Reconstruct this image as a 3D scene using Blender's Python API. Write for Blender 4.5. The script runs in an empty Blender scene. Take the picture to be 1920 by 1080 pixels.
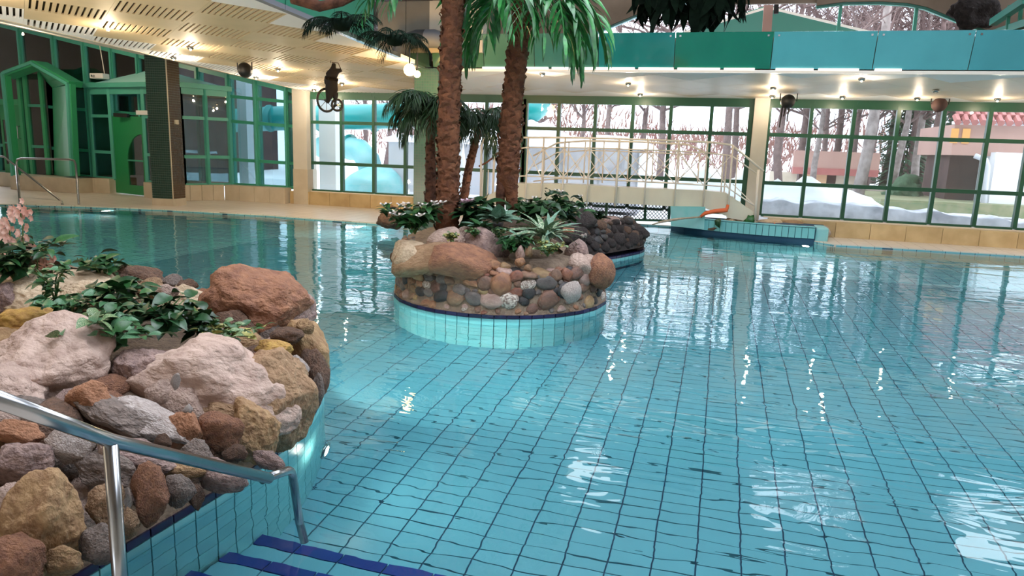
import bpy, bmesh, math, random
from mathutils import Vector, Matrix, noise
random.seed(7)
S = bpy.context.scene
COL = S.collection
V = Vector
# ---------------------------------------------------------------- camera
F = 1360.; PITCH = math.radians(11); ROLL = math.radians(2.0); YAW = math.radians(15.5); H = 1.65
fw = V((-math.sin(YAW)*math.cos(PITCH), math.cos(YAW)*math.cos(PITCH), -math.sin(PITCH)))
r0 = V((math.cos(YAW), math.sin(YAW), 0)); u0 = r0.cross(fw)
rr = r0*math.cos(ROLL) + u0*math.sin(ROLL); uu = u0*math.cos(ROLL) - r0*math.sin(ROLL)
CAM = V((0, 0, H))
cd = bpy.data.cameras.new('camera'); cd.sensor_width = 36; cd.lens = F/1920*36; cd.clip_end = 400
co = bpy.data.objects.new('camera', cd); COL.objects.link(co)
co.matrix_world = Matrix(((rr.x, uu.x, -fw.x, CAM.x), (rr.y, uu.y, -fw.y, CAM.y), (rr.z, uu.z, -fw.z, CAM.z), (0, 0, 0, 1)))
S.camera = co

def at(px, py, Y=None, Z=None, D=None):
    d = fw*F + rr*(px-960) - uu*(py-540)
    if Y is not None: t = Y/d.y
    elif Z is not None: t = (Z-H)/d.z
    else: t = D/d.dot(V((-math.sin(YAW), math.cos(YAW), 0)))
    return CAM + d*t

# ---------------------------------------------------------------- world, sun, view
W = bpy.data.worlds.new('world'); S.world = W; W.use_nodes = True
wn = W.node_tree; wn.nodes.clear()
wo = wn.nodes.new('ShaderNodeOutputWorld'); wb = wn.nodes.new('ShaderNodeBackground')
tc = wn.nodes.new('ShaderNodeTexCoord'); nz = wn.nodes.new('ShaderNodeTexNoise'); cr = wn.nodes.new('ShaderNodeValToRGB')
nz.inputs['Scale'].default_value = 2.0; nz.inputs['Detail'].default_value = 4
cr.color_ramp.elements[0].position = .35; cr.color_ramp.elements[0].color = (.74, .82, 1, 1)
cr.color_ramp.elements[1].position = .7; cr.color_ramp.elements[1].color = (.97, .98, 1, 1)
wn.links.new(tc.outputs['Generated'], nz.inputs['Vector']); wn.links.new(nz.outputs['Fac'], cr.inputs['Fac'])
wn.links.new(cr.outputs['Color'], wb.inputs['Color']); wn.links.new(wb.outputs['Background'], wo.inputs['Surface'])
wb.inputs['Strength'].default_value = 3.3
S.view_settings.view_transform = 'Standard'; S.view_settings.look = 'None'
S.view_settings.gamma = 1; S.view_settings.use_curve_mapping = False
S.view_settings.exposure = 0.68
cy = S.cycles
cy.use_denoising = True; cy.max_bounces = 10; cy.diffuse_bounces = 3; cy.glossy_bounces = 4
cy.transmission_bounces = 8; cy.transparent_max_bounces = 16; cy.sample_clamp_indirect = 6
cy.blur_glossy = .5

def light(name, kind, loc, power, color=(1, 1, 1), size=.1, aim=None, spot=None, sizey=None):
    l = bpy.data.lights.new(name, kind); l.energy = power; l.color = color
    if kind in ('POINT', 'SPOT'): l.shadow_soft_size = size
    if kind == 'AREA':
        l.size = size
        if sizey: l.shape = 'RECTANGLE'; l.size_y = sizey
    if kind == 'SPOT': l.spot_size = spot or 2.6; l.spot_blend = 1
    o = bpy.data.objects.new(name, l); COL.objects.link(o); o.location = loc
    if aim is not None: o.rotation_euler = (V(aim)-V(loc)).to_track_quat('-Z', 'Y').to_euler()
    return o
# daylight falling through the roof lights of the atrium
for sx, sy in ((-1.5, 2.5), (3.5, 2.5), (-1.5, 8.0), (3.5, 8.0)):
    light('roof_daylight', 'AREA', (sx, sy, 5.9), 45, (.9, .95, 1), 3.4, (sx, sy, 0), sizey=3.6)

# ---------------------------------------------------------------- materials
MAT = {}
def pm(name, c1, c2=None, scale=4, rough=.6, bump=0., bscale=None, metal=0, rnd=0, spec=.5, detail=6, lo=.35, hi=.65, trans=0, huer=0, emit=None, estr=0, coat=0, sub=0):
    m = bpy.data.materials.new(name); MAT[name] = m; m.use_nodes = True
    nt = m.node_tree; b = nt.nodes['Principled BSDF']; L = nt.links.new
    b.inputs['Roughness'].default_value = rough; b.inputs['Metallic'].default_value = metal
    b.inputs['Specular IOR Level'].default_value = spec
    if coat: b.inputs['Coat Weight'].default_value = coat; b.inputs['Coat Roughness'].default_value = .03
    c1 = tuple(c1)+(1,)
    out = None
    t = nt.nodes.new('ShaderNodeTexCoord')
    if c2:
        n = nt.nodes.new('ShaderNodeTexNoise'); n.inputs['Scale'].default_value = scale; n.inputs['Detail'].default_value = detail
        r = nt.nodes.new('ShaderNodeValToRGB'); r.color_ramp.elements[0].position = lo; r.color_ramp.elements[1].position = hi
        r.color_ramp.elements[0].color = c1; r.color_ramp.elements[1].color = tuple(c2)+(1,)
        L(t.outputs['Object'], n.inputs['Vector']); L(n.outputs['Fac'], r.inputs['Fac']); out = r.outputs['Color']
    if rnd or huer:
        h = nt.nodes.new('ShaderNodeHueSaturation'); oi = nt.nodes.new('ShaderNodeObjectInfo')
        mr = nt.nodes.new('ShaderNodeMapRange'); mr.inputs['To Min'].default_value = 1-rnd; mr.inputs['To Max'].default_value = 1+rnd
        L(oi.outputs['Random'], mr.inputs['Value']); L(mr.outputs['Result'], h.inputs['Value'])
        if huer:
            m2 = nt.nodes.new('ShaderNodeMapRange'); m2.inputs['To Min'].default_value = .5-huer; m2.inputs['To Max'].default_value = .5+huer
            L(oi.outputs['Random'], m2.inputs['Value']); L(m2.outputs['Result'], h.inputs['Hue'])
        if out: L(out, h.inputs['Color'])
        else: h.inputs['Color'].default_value = c1
        out = h.outputs['Color']
    if out: L(out, b.inputs['Base Color'])
    else: b.inputs['Base Color'].default_value = c1
    if bump:
        n2 = nt.nodes.new('ShaderNodeTexNoise'); n2.inputs['Scale'].default_value = bscale or scale*3; n2.inputs['Detail'].default_value = 8
        bp = nt.nodes.new('ShaderNodeBump'); bp.inputs['Strength'].default_value = bump; bp.inputs['Distance'].default_value = .03
        L(t.outputs['Object'], n2.inputs['Vector']); L(n2.outputs['Fac'], bp.inputs['Height']); L(bp.outputs['Normal'], b.inputs['Normal'])
    if emit: b.inputs['Emission Color'].default_value = tuple(emit)+(1,); b.inputs['Emission Strength'].default_value = estr
    return m

def glassy(name, tint=(1, 1, 1), refl=.12, ior=1.5):
    m = bpy.data.materials.new(name); MAT[name] = m; m.use_nodes = True
    nt = m.node_tree; nt.nodes.clear(); L = nt.links.new
    o = nt.nodes.new('ShaderNodeOutputMaterial'); mx = nt.nodes.new('ShaderNodeMixShader')
    t = nt.nodes.new('ShaderNodeBsdfTransparent'); g = nt.nodes.new('ShaderNodeBsdfGlossy'); f = nt.nodes.new('ShaderNodeFresnel')
    ma = nt.nodes.new('ShaderNodeMath'); ma.operation = 'ADD'; ma.inputs[1].default_value = refl; ma.use_clamp = True
    t.inputs['Color'].default_value = tuple(tint)+(1,); g.inputs['Roughness'].default_value = .02; f.inputs['IOR'].default_value = ior
    L(f.outputs[0], ma.inputs[0]); L(ma.outputs[0], mx.inputs[0]); L(t.outputs[0], mx.inputs[1]); L(g.outputs[0], mx.inputs[2]); L(mx.outputs[0], o.inputs[0])
    return m

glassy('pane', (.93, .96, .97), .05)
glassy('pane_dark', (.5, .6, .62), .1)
pm('frame_dark', (.025, .105, .06), rough=.35)
pm('frame_green', (.05, .33, .22), rough=.35)
pm('frame_teal', (.09, .42, .33), rough=.35)
pm('portal_green', (.04, .34, .15), rough=.35)
pm('door_green', (.02, .26, .09), rough=.4)
pm('turquoise', (.5, .97, .95), rough=.4)
pm('plaster', (.68, .64, .56), (.62, .58, .5), 2, .8)
pm('ceiling_panel', (.58, .46, .28), (.54, .43, .26), 3, .6, rnd=.05)
pm('ceiling_plain', (.62, .54, .42), (.58, .5, .39), 1.2, .45, rnd=.04)
pm('slot_dark', (.05, .035, .012), rough=.9)
pm('kerb_stone', (.62, .47, .25), (.5, .36, .18), 3, .5, rnd=.14, bump=.1)
pm('kerb_pale', (.6, .53, .42), (.52, .45, .34), 3, .5, rnd=.1, bump=.1)
pm('mortar', (.3, .22, .155), (.2, .14, .1), 14, .9, bump=.8, bscale=40)
pm('soil', (.09, .06, .04), (.16, .11, .07), 20, .95, bump=.8)
pm('pink_rock', (.62, .46, .38), (.42, .29, .235), 3.5, .85, bump=1, bscale=7, lo=.3, hi=.7)
pm('mauve_rock', (.42, .29, .25), (.25, .17, .155), 3.5, .85, bump=1, bscale=7)
pm('cream_rock', (.7, .55, .38), (.52, .38, .25), 3.5, .85, bump=.9, bscale=7)
pm('rust_rock', (.42, .2, .11), (.26, .12, .075), 4, .85, bump=1, bscale=12)
pm('orange_rock', (.46, .22, .12), (.32, .15, .08), 3, .8, bump=.8, bscale=6)
pm('ochre_rock', (.44, .28, .14), (.28, .16, .08), 3, .8, bump=.8, bscale=6)
pm('yellow_rock', (.55, .34, .08), (.38, .2, .06), 3, .7, bump=.6, bscale=5)
pm('tan_rock', (.44, .28, .16), (.3, .18, .1), 3.5, .85, bump=1, bscale=8)
pm('brown_rock', (.2, .11, .07), (.11, .065, .045), 4, .85, bump=1, bscale=8)
pm('grey_rock', (.25, .195, .165), (.14, .11, .095), 5, .8, bump=.8, bscale=8, rnd=.2)
pm('dark_rock', (.06, .045, .042), (.03, .023, .022), 5, .85, bump=1, bscale=8)
pm('white_rock', (.66, .58, .54), (.42, .34, .3), 8, .75, bump=.8, bscale=14)
# cobbles: coordinates of the unit stone
pm('cob_brown', (.24, .13, .085), (.15, .085, .06), 1.6, .6, bump=.4, bscale=4, rnd=.35, huer=.015)
pm('cob_rust', (.33, .15, .08), (.2, .09, .055), 1.6, .6, bump=.4, bscale=4, rnd=.25, huer=.015)
pm('cob_grey', (.17, .14, .125), (.1, .085, .08), 1.6, .55, bump=.3, bscale=4, rnd=.3)
pm('cob_dark', (.055, .05, .05), (.03, .028, .028), 1.6, .5, bump=.3, bscale=4, rnd=.25)
pm('cob_tan', (.36, .23, .12), (.25, .15, .08), 1.6, .6, bump=.3, bscale=4, rnd=.2, huer=.015)
pm('cob_pink', (.44, .3, .25), (.3, .19, .16), 1.6, .6, bump=.4, bscale=4, rnd=.2)
pm('cob_white', (.7, .62, .54), (.22, .15, .12), 4, .7, bump=.5, bscale=5, lo=.4, hi=.6)
pm('band_tile', (.018, .014, .06), rough=.25, rnd=.3)
pm('nosing_tile', (.008, .03, .2), rough=.25, rnd=.15)
pm('tile', (.115, .36, .44), rough=.25, rnd=.06)
pm('tile_wall', (.2, .55, .58), rough=.25, rnd=.05)
pm('grout', (.012, .06, .12), rough=.8)
pm('steel', (.36, .37, .38), rough=.22, metal=1)
pm('white_paint', (.88, .8, .7), rough=.35)
pm('beam_paint', (.74, .71, .58), (.68, .65, .53), 2, .6)
pm('bark', (.26, .1, .045), (.1, .035, .018), 9, .9, bump=.8, bscale=25)
pm('bark_scale', (.36, .15, .07), (.17, .06, .03), 12, .9, bump=.8, bscale=30, rnd=.35)
pm('bark_dark', (.14, .055, .03), (.05, .02, .012), 12, .9, bump=.8, bscale=30, rnd=.2)
pm('leaf_bright', (.035, .25, .05), (.015, .12, .03), 6, .4, rnd=.45)
pm('leaf_mid', (.03, .12, .03), (.016, .07, .02), 12, .4, rnd=.35)
pm('leaf_dark', (.012, .045, .016), (.02, .075, .025), 8, .35, rnd=.35)
pm('leaf_palm', (.018, .05, .02), (.03, .08, .025), 8, .45, rnd=.3)
pm('leaf_silver', (.22, .36, .28), (.1, .22, .14), 14, .45, rnd=.2)
pm('leaf_varieg', (.035, .13, .035), (.45, .5, .28), 30, .45, rnd=.2, lo=.5, hi=.6)
pm('leaf_cream', (.5, .45, .14), (.3, .32, .08), 20, .5, rnd=.3)
pm('leaf_ivy', (.04, .15, .06), (.16, .3, .17), 25, .4, rnd=.25, lo=.45, hi=.65)
pm('leaf_blade', (.12, .22, .12), (.5, .55, .38), 18, .45, rnd=.15, lo=.5, hi=.62)
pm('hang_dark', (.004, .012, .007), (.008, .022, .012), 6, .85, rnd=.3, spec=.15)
pm('petal_white', (.85, .78, .74), rough=.5)
pm('petal_pink', (.92, .66, .58), (.85, .5, .42), 30, .5)
pm('petal_lilac', (.8, .6, .68), rough=.5)
pm('stem', (.07, .13, .03), rough=.6)
pm('black', (.008, .008, .009), rough=.5)
pm('black_cloth', (.01, .008, .01), rough=.9)
pm('doll_skin', (.45, .3, .2), rough=.7)
pm('orange_mat', (.75, .14, .04), rough=.5)
pm('driftwood', (.5, .42, .33), (.35, .28, .2), 9, .8)
pm('snow', (.96, .97, .99), (.92, .94, .98), 1.5, .8, bump=.4, bscale=2)
pm('dirty_snow', (.4, .4, .45), (.8, .8, .86), 2.5, .9, bump=.6, bscale=4)
pm('tube_teal', (.02, .36, .34), (.02, .3, .29), 1, .3)
pm('tube_pale', (.2, .55, .56), (.3, .6, .62), 3, .5)
pm('twig', (.16, .11, .1), (.1, .065, .06), 8, .9)
pm('trunk_grey', (.3, .26, .24), (.17, .14, .13), 6, .9, bump=.5)
pm('brush', (.2, .09, .075), (.28, .15, .12), 6, .9)
pm('evergreen', (.03, .07, .035), (.06, .12, .06), 6, .9)
pm('lawn', (.16, .19, .09), (.25, .24, .14), 5, .95)
pm('pink_wall', (.44, .27, .22), (.4, .24, .2), 1, .8)
pm('dark_wall', (.1, .055, .05), (.06, .035, .035), 2, .9)
pm('white_wall', (.8, .82, .85), rough=.7)
pm('grey_panel', (.8, .8, .86), (.72, .73, .8), 1, .6)
pm('roof_red', (.4, .14, .12), (.34, .11, .1), 3, .6)
pm('concrete', (.5, .49, .48), (.4, .39, .38), 3, .8)
pm('pipe_grey', (.5, .52, .56), rough=.4)
pm('duct', (.16, .17, .2), rough=.5)
pm('roof_green', (.02, .2, .12), rough=.35)
pm('brown_soffit', (.26, .19, .13), (.2, .14, .09), 2, .6)
pm('dark_gloss', (.012, .012, .014), (.02, .03, .03), 1, .05, spec=1, coat=1)
pm('mosaic_dark', (.035, .075, .06), rough=.25, rnd=.3)
pm('mosaic_brown', (.07, .045, .028), rough=.25, rnd=.3)
pm('mosaic_grout', (.2, .23, .2), rough=.8)
pm('curtain', (.75, .5, .3), rough=.8)
pm('sign_white', (.8, .8, .8), rough=.5)
def tiled(name, c1, c2, cm, sx, sy, rot=(0, 0, 0), mort=.03, rough=.3):
    m = bpy.data.materials.new(name); MAT[name] = m; m.use_nodes = True; nt = m.node_tree; L = nt.links.new
    b = nt.nodes['Principled BSDF']; b.inputs['Roughness'].default_value = rough
    t = nt.nodes.new('ShaderNodeTexCoord'); mp = nt.nodes.new('ShaderNodeMapping'); br = nt.nodes.new('ShaderNodeTexBrick')
    mp.inputs['Rotation'].default_value = rot
    br.offset = 0; br.inputs['Scale'].default_value = 1; br.inputs['Brick Width'].default_value = sx; br.inputs['Row Height'].default_value = sy
    br.inputs['Mortar Size'].default_value = mort; br.inputs['Color1'].default_value = tuple(c1)+(1,); br.inputs['Color2'].default_value = tuple(c2)+(1,); br.inputs['Mortar'].default_value = tuple(cm)+(1,)
    L(t.outputs['Object'], mp.inputs[0]); L(mp.outputs[0], br.inputs['Vector']); L(br.outputs['Color'], b.inputs['Base Color'])
    return m
tiled('deck_tile', (.8, .72, .64), (.74, .66, .58), (.48, .4, .34), .3, .3, mort=.006, rough=.35)
tiled('mosaic_green', (.03, .11, .08), (.025, .085, .07), (.06, .1, .085), .05, .05, (math.pi/2, 0, 0), .004, .25)
tiled('pool_side', (.2, .56, .64), (.18, .52, .6), (.02, .12, .2), .25, .125, mort=.006)
# water
m = bpy.data.materials.new('water'); MAT['water'] = m; m.use_nodes = True; nt = m.node_tree; nt.nodes.clear(); L = nt.links.new
o_ = nt.nodes.new('ShaderNodeOutputMaterial'); g_ = nt.nodes.new('ShaderNodeBsdfGlass'); g_.inputs['IOR'].default_value = 1.33; g_.inputs['Roughness'].default_value = 0
g_.inputs['Color'].default_value = (.93, 1, 1, 1)
t_ = nt.nodes.new('ShaderNodeTexCoord'); n1 = nt.nodes.new('ShaderNodeTexNoise'); n1.inputs['Scale'].default_value = 1.9; n1.inputs['Detail'].default_value = 3; n1.inputs['Distortion'].default_value = .6
mp = nt.nodes.new('ShaderNodeMapping'); mp.inputs['Scale'].default_value = (.55, 1.25, 1); mp.inputs['Rotation'].default_value = (0, 0, -.25)
b1 = nt.nodes.new('ShaderNodeBump'); b1.inputs['Strength'].default_value = .55; b1.inputs['Distance'].default_value = .02
L(t_.outputs['Object'], mp.inputs[0]); L(mp.outputs[0], n1.inputs['Vector']); L(n1.outputs['Fac'], b1.inputs['Height']); L(b1.outputs[0], g_.inputs['Normal']); L(g_.outputs[0], o_.inputs[0])

def emis(name, c, s):
    m = bpy.data.materials.new(name); MAT[name] = m; m.use_nodes = True; nt = m.node_tree; nt.nodes.clear()
    o = nt.nodes.new('ShaderNodeOutputMaterial'); e = nt.nodes.new('ShaderNodeEmission'); e.inputs[0].default_value = tuple(c)+(1,); e.inputs[1].default_value = s
    nt.links.new(e.outputs[0], o.inputs[0])
emis('lamp_warm', (1, .72, .38), 14); emis('lamp_globe', (1, .66, .22), 12); emis('lamp_pool', (1, .98, .85), 12)
emis('strip_white', (1, .96, .9), 1.1); emis('window_lit', (1, .55, .2), .8)

# ---------------------------------------------------------------- mesh helpers
class MB:
    def __init__(s): s.v = []; s.f = []
    def add(s, vs, fs):
        n = len(s.v); s.v += [tuple(x) for x in vs]; s.f += [tuple(i+n for i in f) for f in fs]
    def box(s, lo, hi, M=None):
        x0, y0, z0 = lo; x1, y1, z1 = hi
        vs = [V(p) for p in ((x0, y0, z0), (x1, y0, z0), (x1, y1, z0), (x0, y1, z0), (x0, y0, z1), (x1, y0, z1), (x1, y1, z1), (x0, y1, z1))]
        if M is not None: vs = [M @ p for p in vs]
        s.add(vs, [(0, 3, 2, 1), (4, 5, 6, 7), (0, 1, 5, 4), (1, 2, 6, 5), (2, 3, 7, 6), (3, 0, 4, 7)]); return s
    def bar(s, a, b, w, h=None, up=V((0, 0, 1))):
        a = V(a); b = V(b); h = h or w; d = (b-a).normalized(); sd = d.cross(up)
        if sd.length < .01: sd = d.cross(V((1, 0, 0)))
        sd.normalize(); u = sd.cross(d)
        vs = [p + sd*(i*w/2) + u*(j*h/2) for p in (a, b) for i, j in ((-1, -1), (1, -1), (1, 1), (-1, 1))]
        s.add(vs, [(0, 1, 2, 3), (7, 6, 5, 4), (0, 4, 5, 1), (1, 5, 6, 2), (2, 6, 7, 3), (3, 7, 4, 0)]); return s
    def tube(s, pts, r, n=8, cap=True):
        pts = [V(p) for p in pts]; rs = r if isinstance(r, (list, tuple)) else [r]*len(pts)
        base = len(s.v); fr = None
        for i, p in enumerate(pts):
            d = (pts[min(i+1, len(pts)-1)]-pts[max(i-1, 0)]).normalized()
            if fr is None: fr = d.cross(V((0, 0, 1))); fr = fr if fr.length > .1 else d.cross(V((1, 0, 0)))
            fr = (fr - d*fr.dot(d)).normalized(); w = d.cross(fr)
            for k in range(n):
                a = 2*math.pi*k/n; s.v.append(tuple(p + (fr*math.cos(a)+w*math.sin(a))*rs[i]))
        for i in range(len(pts)-1):
            for k in range(n):
                k2 = (k+1) % n; s.f.append((base+i*n+k, base+i*n+k2, base+(i+1)*n+k2, base+(i+1)*n+k))
        if cap: s.f.append(tuple(base+k for k in range(n))[::-1]); s.f.append(tuple(base+(len(pts)-1)*n+k for k in range(n)))
        return s
    def lathe(s, prof, n=16, c=(0, 0, 0)):
        base = len(s.v)
        for r, z in prof:
            for k in range(n):
                a = 2*math.pi*k/n; s.v.append((c[0]+r*math.cos(a), c[1]+r*math.sin(a), c[2]+z))
        for i in range(len(prof)-1):
            for k in range(n):
                k2 = (k+1) % n; s.f.append((base+i*n+k, base+i*n+k2, base+(i+1)*n+k2, base+(i+1)*n+k))
        return s
    def poly(s, pts, z0, z1):
        n = len(pts); a = [(x, y, z0) for x, y in pts]; b = [(x, y, z1) for x, y in pts]
        s.add(a+b, [tuple(range(n))[::-1], tuple(range(n, 2*n))] + [(i, (i+1) % n, n+(i+1) % n, n+i) for i in range(n)]); return s
    def slab(s, pts, th):
        """plate through 3-D points, th along its normal"""
        p = [V(q) for q in pts]; nrm = (p[1]-p[0]).cross(p[2]-p[0]).normalized()*th; n = len(p)
        s.add(p+[q+nrm for q in p], [tuple(range(n))[::-1], tuple(range(n, 2*n))] + [(i, (i+1) % n, n+(i+1) % n, n+i) for i in range(n)]); return s
    def mesh(s, name, smooth=False):
        me = bpy.data.meshes.new(name); me.from_pydata(s.v, [], s.f)
        if smooth: me.polygons.foreach_set('use_smooth', [True]*len(me.polygons))
        me.update(); return me
    def build(s, name, mat, parent=None, smooth=False, loc=None):
        me = s.mesh(name, smooth); me.materials.append(MAT[mat]); return link(name, me, None, parent, loc)

def link(name, me, mat=None, parent=None, loc=None, rot=None, scale=None):
    o = bpy.data.objects.new(name, me); COL.objects.link(o)
    if mat:
        if not me.materials: me.materials.append(None)
        o.material_slots[0].link = 'OBJECT'; o.material_slots[0].material = MAT[mat]
    if parent: o.parent = parent
    if loc is not None: o.location = loc
    if rot is not None: o.rotation_euler = rot
    if scale is not None: o.scale = scale
    return o
def bevel(o, w=.006, seg=2):
    b = o.modifiers.new('b', 'BEVEL'); b.width = w; b.segments = seg; b.limit_method = 'ANGLE'; return o
def tag(o, label, cat, group=None):
    o['label'] = label; o['category'] = cat
    if group: o['group'] = group
    return o
def thing(name, label, cat, loc=(0, 0, 0), group=None):
    o = bpy.data.objects.new(name, None); COL.objects.link(o); o.location = loc; o.empty_display_size = .1
    return tag(o, label, cat, group)
def struct(name, parent=None, loc=(0, 0, 0)):
    o = bpy.data.objects.new(name, None); COL.objects.link(o); o['kind'] = 'structure'; o.location = loc; return o
def S_(o): o['kind'] = 'structure'; return o
def stuff(o): o['kind'] = 'stuff'; return o

ROCKS = {}
def rock_mesh(seed, sub=3, amp=.22, cuts=7, fine=0.):
    key = (seed, sub, amp, cuts, fine)
    if key in ROCKS: return ROCKS[key]
    bm = bmesh.new(); bmesh.ops.create_icosphere(bm, subdivisions=sub, radius=1)
    rnd = random.Random(seed); pl = []
    for _ in range(cuts):
        n = V((rnd.uniform(-1, 1), rnd.uniform(-1, 1), rnd.uniform(-1, 1))).normalized(); pl.append((n, rnd.uniform(.62, .86)))
    off = V((seed*3.7, seed*1.3, seed*.7))
    for v in bm.verts:
        p = v.co.copy(); p *= 1+amp*noise.noise(p*1.1+off)*1.6
        for n, d in pl:
            k = p.dot(n)-d
            if k > 0: p -= n*k*.8
        if fine:
            q = p*3.2+off; f = noise.fractal(q, 1.0, 2.1, 4)
            p += p.normalized()*fine*(f - .6*abs(noise.noise(p*5+off)))
        v.co = p*1.12
    me = bpy.data.meshes.new('stone'); bm.to_mesh(me); bm.free()
    me.polygons.foreach_set('use_smooth', [True]*len(me.polygons)); me.materials.append(None)
    ROCKS[key] = me; return me

# ================================================================= POOL
WZ = -.035; PF = -.93
deck_back = [(-17.5, 11.6), (-15.5, 12.64), (-13.9, 13.25), (-12.1, 13.66), (-9.5, 13.9), (-6.5, 13.75), (-5.2, 13.9), (-4.2, 14.8), (-3.9, 16.75)]
MB().poly([(-26, 11.0)]+deck_back+[(-3.9, 17.0), (-26, 17.6)], -.25, 0).build('floor', 'deck_tile')['kind'] = 'structure'
MB().poly([(1.9, 15.75), (2.3, 15.32), (4, 15.42), (9.0, 15.5), (9.0, 17), (-.6, 17), (-.6, 16.9)], -.25, 0).build('floor.001', 'deck_tile')['kind'] = 'structure'
MB().poly([(-2.2, -7), (9, -7), (9, 1.15), (-2.2, 1.15)], -.25, 0).build('floor.002', 'deck_tile')['kind'] = 'structure'
MB().poly([(-26, -7), (-8, -7), (-8, 3), (-17.5, 11.6), (-26, 11)], -.25, 0).build('floor.003', 'deck_tile')['kind'] = 'structure'
basin = struct('floor_pool')
MB().box((-20, -1, PF-.15), (9.2, 17.2, PF-.012)).build('grout_bed', 'grout', basin)
TX, TY = .228, .114
def in_fg(x, y): return (x < -2.6 and y < 3.6) or (x < -3.2 and y < 4.4)
tiles = []
for i in range(-35, 33):
    for j in range(9, 106):
        x, y = i*TX+.055, j*TY
        if y > 12 or in_fg(x, y): continue
        tiles.append((math.hypot(x, y), x, y))
tiles.sort()
t1 = MB().box((.0045, .0045, 0), (TX-.0045, TY-.0045, .012)); me = t1.mesh('tile')
for d, x, y in [t for t in tiles if t[2] > 1.7 and -2.2 < t[1] < 3][:290]:
    link('tile', me, 'tile', basin, (x, y, PF-.012))
near = set((x, y) for d, x, y in [t for t in tiles if t[2] > 1.7 and -2.2 < t[1] < 3][:290])
mb = MB()
for d, x, y in tiles:
    if (x, y) not in near: mb.box((x+.0045, y+.0045, PF-.012), (x+TX-.0045, y+TY-.0045, PF))
stuff(mb.build('tile_field', 'tile', basin))
mb = MB(); mb.box((-20, 12, PF-.02), (9.2, 17.2, PF-.001)); mb.box((-20, 1, PF-.02), (-7.93, 12, PF-.001)); mb.box((7.55, 1, PF-.02), (9.2, 12, PF-.001))
S_(mb.build('floor_pool_far', 'pool_side', basin))
# basin sides below the deck edges
def wall_strip(name, pts, z0, z1, mat, th=.12):
    mb = MB()
    for (xa, ya), (xb, yb) in zip(pts, pts[1:]): mb.bar((xa, ya, (z0+z1)/2), (xb, yb, (z0+z1)/2), th, z1-z0)
    return mb.build(name, mat)
S_(wall_strip('wall_pool_back', deck_back+[(-3.9, 17), (-.4, 17)], PF, -.02, 'pool_side'))
S_(wall_strip('wall_pool_right_back', [(1.9, 15.8), (2.3, 15.38), (4, 15.48), (9, 15.56)], PF, -.02, 'pool_side'))
S_(wall_strip('wall_pool_right', [(9.06, 15.5), (9.06, 1.1)], PF, -.02, 'pool_side'))
S_(wall_strip('wall_pool_front', [(9, 1.1), (-2.2, 1.1)], PF, -.02, 'pool_side'))
S_(wall_strip('wall_pool_left', [(-8, 3), (-17.5, 11.6)], PF, -.02, 'pool_side'))
w = MB(); w.add([(-20, 1.1, WZ), (9.05, 1.1, WZ), (9.05, 17, WZ), (-20, 17, WZ)], [(0, 1, 2, 3)])
w = w.build('pool_water', 'water'); tag(w, 'clear turquoise water filling the indoor pool', 'water'); w['kind'] = 'stuff'

# ================================================================= BUILDING SHELL
MB().box((-11.1, 17.0, -.3), (9.2, 17.25, .0)).build('wall_back', 'plaster')['kind'] = 'structure'
CG = .045
def cz(y): return 2.85+CG*(17-y)
ZR = [.36, 1.07, 2.10, 2.70]
WY = 17.0
def glazed(name, xs, zr, y=WY, frame='frame_dark', glass='pane', th=.075, depth=.12, parent=None, top=None, edge=.1):
    """grid window: xs vertical members, zr horizontal members"""
    w = parent or struct(name)
    z0 = zr[0]; z1 = zr[-1]
    for i, x in enumerate(xs):
        t = edge if i in (0, len(xs)-1) else th
        MB().box((x-t/2, y-depth/2, z0), (x+t/2, y+depth/2, z1+.06)).build('mullion', frame, w)
    for k, z in enumerate(zr):
        for a, b in zip(xs, xs[1:]):
            hh = .12 if k == len(zr)-1 else (.03 if k == 0 else .04)
            MB().box((a+th/2, y-depth/2+.01, z-(.03 if k == len(zr)-1 else hh)), (b-th/2, y+depth/2-.01, z+hh)).build('transom', frame, w)
    for a, b in zip(xs, xs[1:]):
        for c, d in zip(zr, zr[1:]):
            MB().box((a+.03, y-.006, c+.02), (b-.03, y+.006, d-.02)).build('pane', glass, w)
    return w
def px_x(lst, y=230, Y=WY): return [at(p, y, Y=Y).x for p in lst]
glazed('window_1', px_x([583, 642, 702, 761, 800], 300), ZR, frame='frame_dark')
glazed('window_2', px_x([846, 911, 983], 300), ZR)
glazed('window_3', px_x([983, 1048, 1116, 1186, 1257, 1333, 1407], 230), ZR)
glazed('window_4', px_x([1441, 1521, 1601, 1684, 1769, 1856, 1935, 2020, 2100], 220), ZR)
MB().box((at(783, 300, Y=WY).x-.02, 16.9, 0), (at(846, 300, Y=WY).x, 17.2, 2.9)).build('wall_pier', 'plaster')['kind'] = 'structure'
# white columns
c1 = MB().box((at(556, 300, Y=16.9).x, 16.75, .9), (at(583, 300, Y=16.9).x-.02, 17.2, 2.9)).build('trim_column', 'plaster'); S_(c1)
c1 = MB().box((at(556, 300, Y=16.9).x-.01, 16.74, 0), (at(583, 300, Y=16.9).x-.01, 17.2, .9)).build('trim_column_base', 'kerb_pale'); S_(c1)
x0 = at(1409, 260, Y=16.9).x; x1 = at(1437, 260, Y=16.9).x
c1 = MB().box((x0, 16.8, 0), (x1, 17.2, 2.95)).build('trim_column_right', 'plaster'); S_(c1)
# header between glass and ceiling
S_(MB().box((-11.0, 16.96, 2.76), (9.2, 17.2, 3.0)).build('trim_header', 'frame_dark'))
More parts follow.
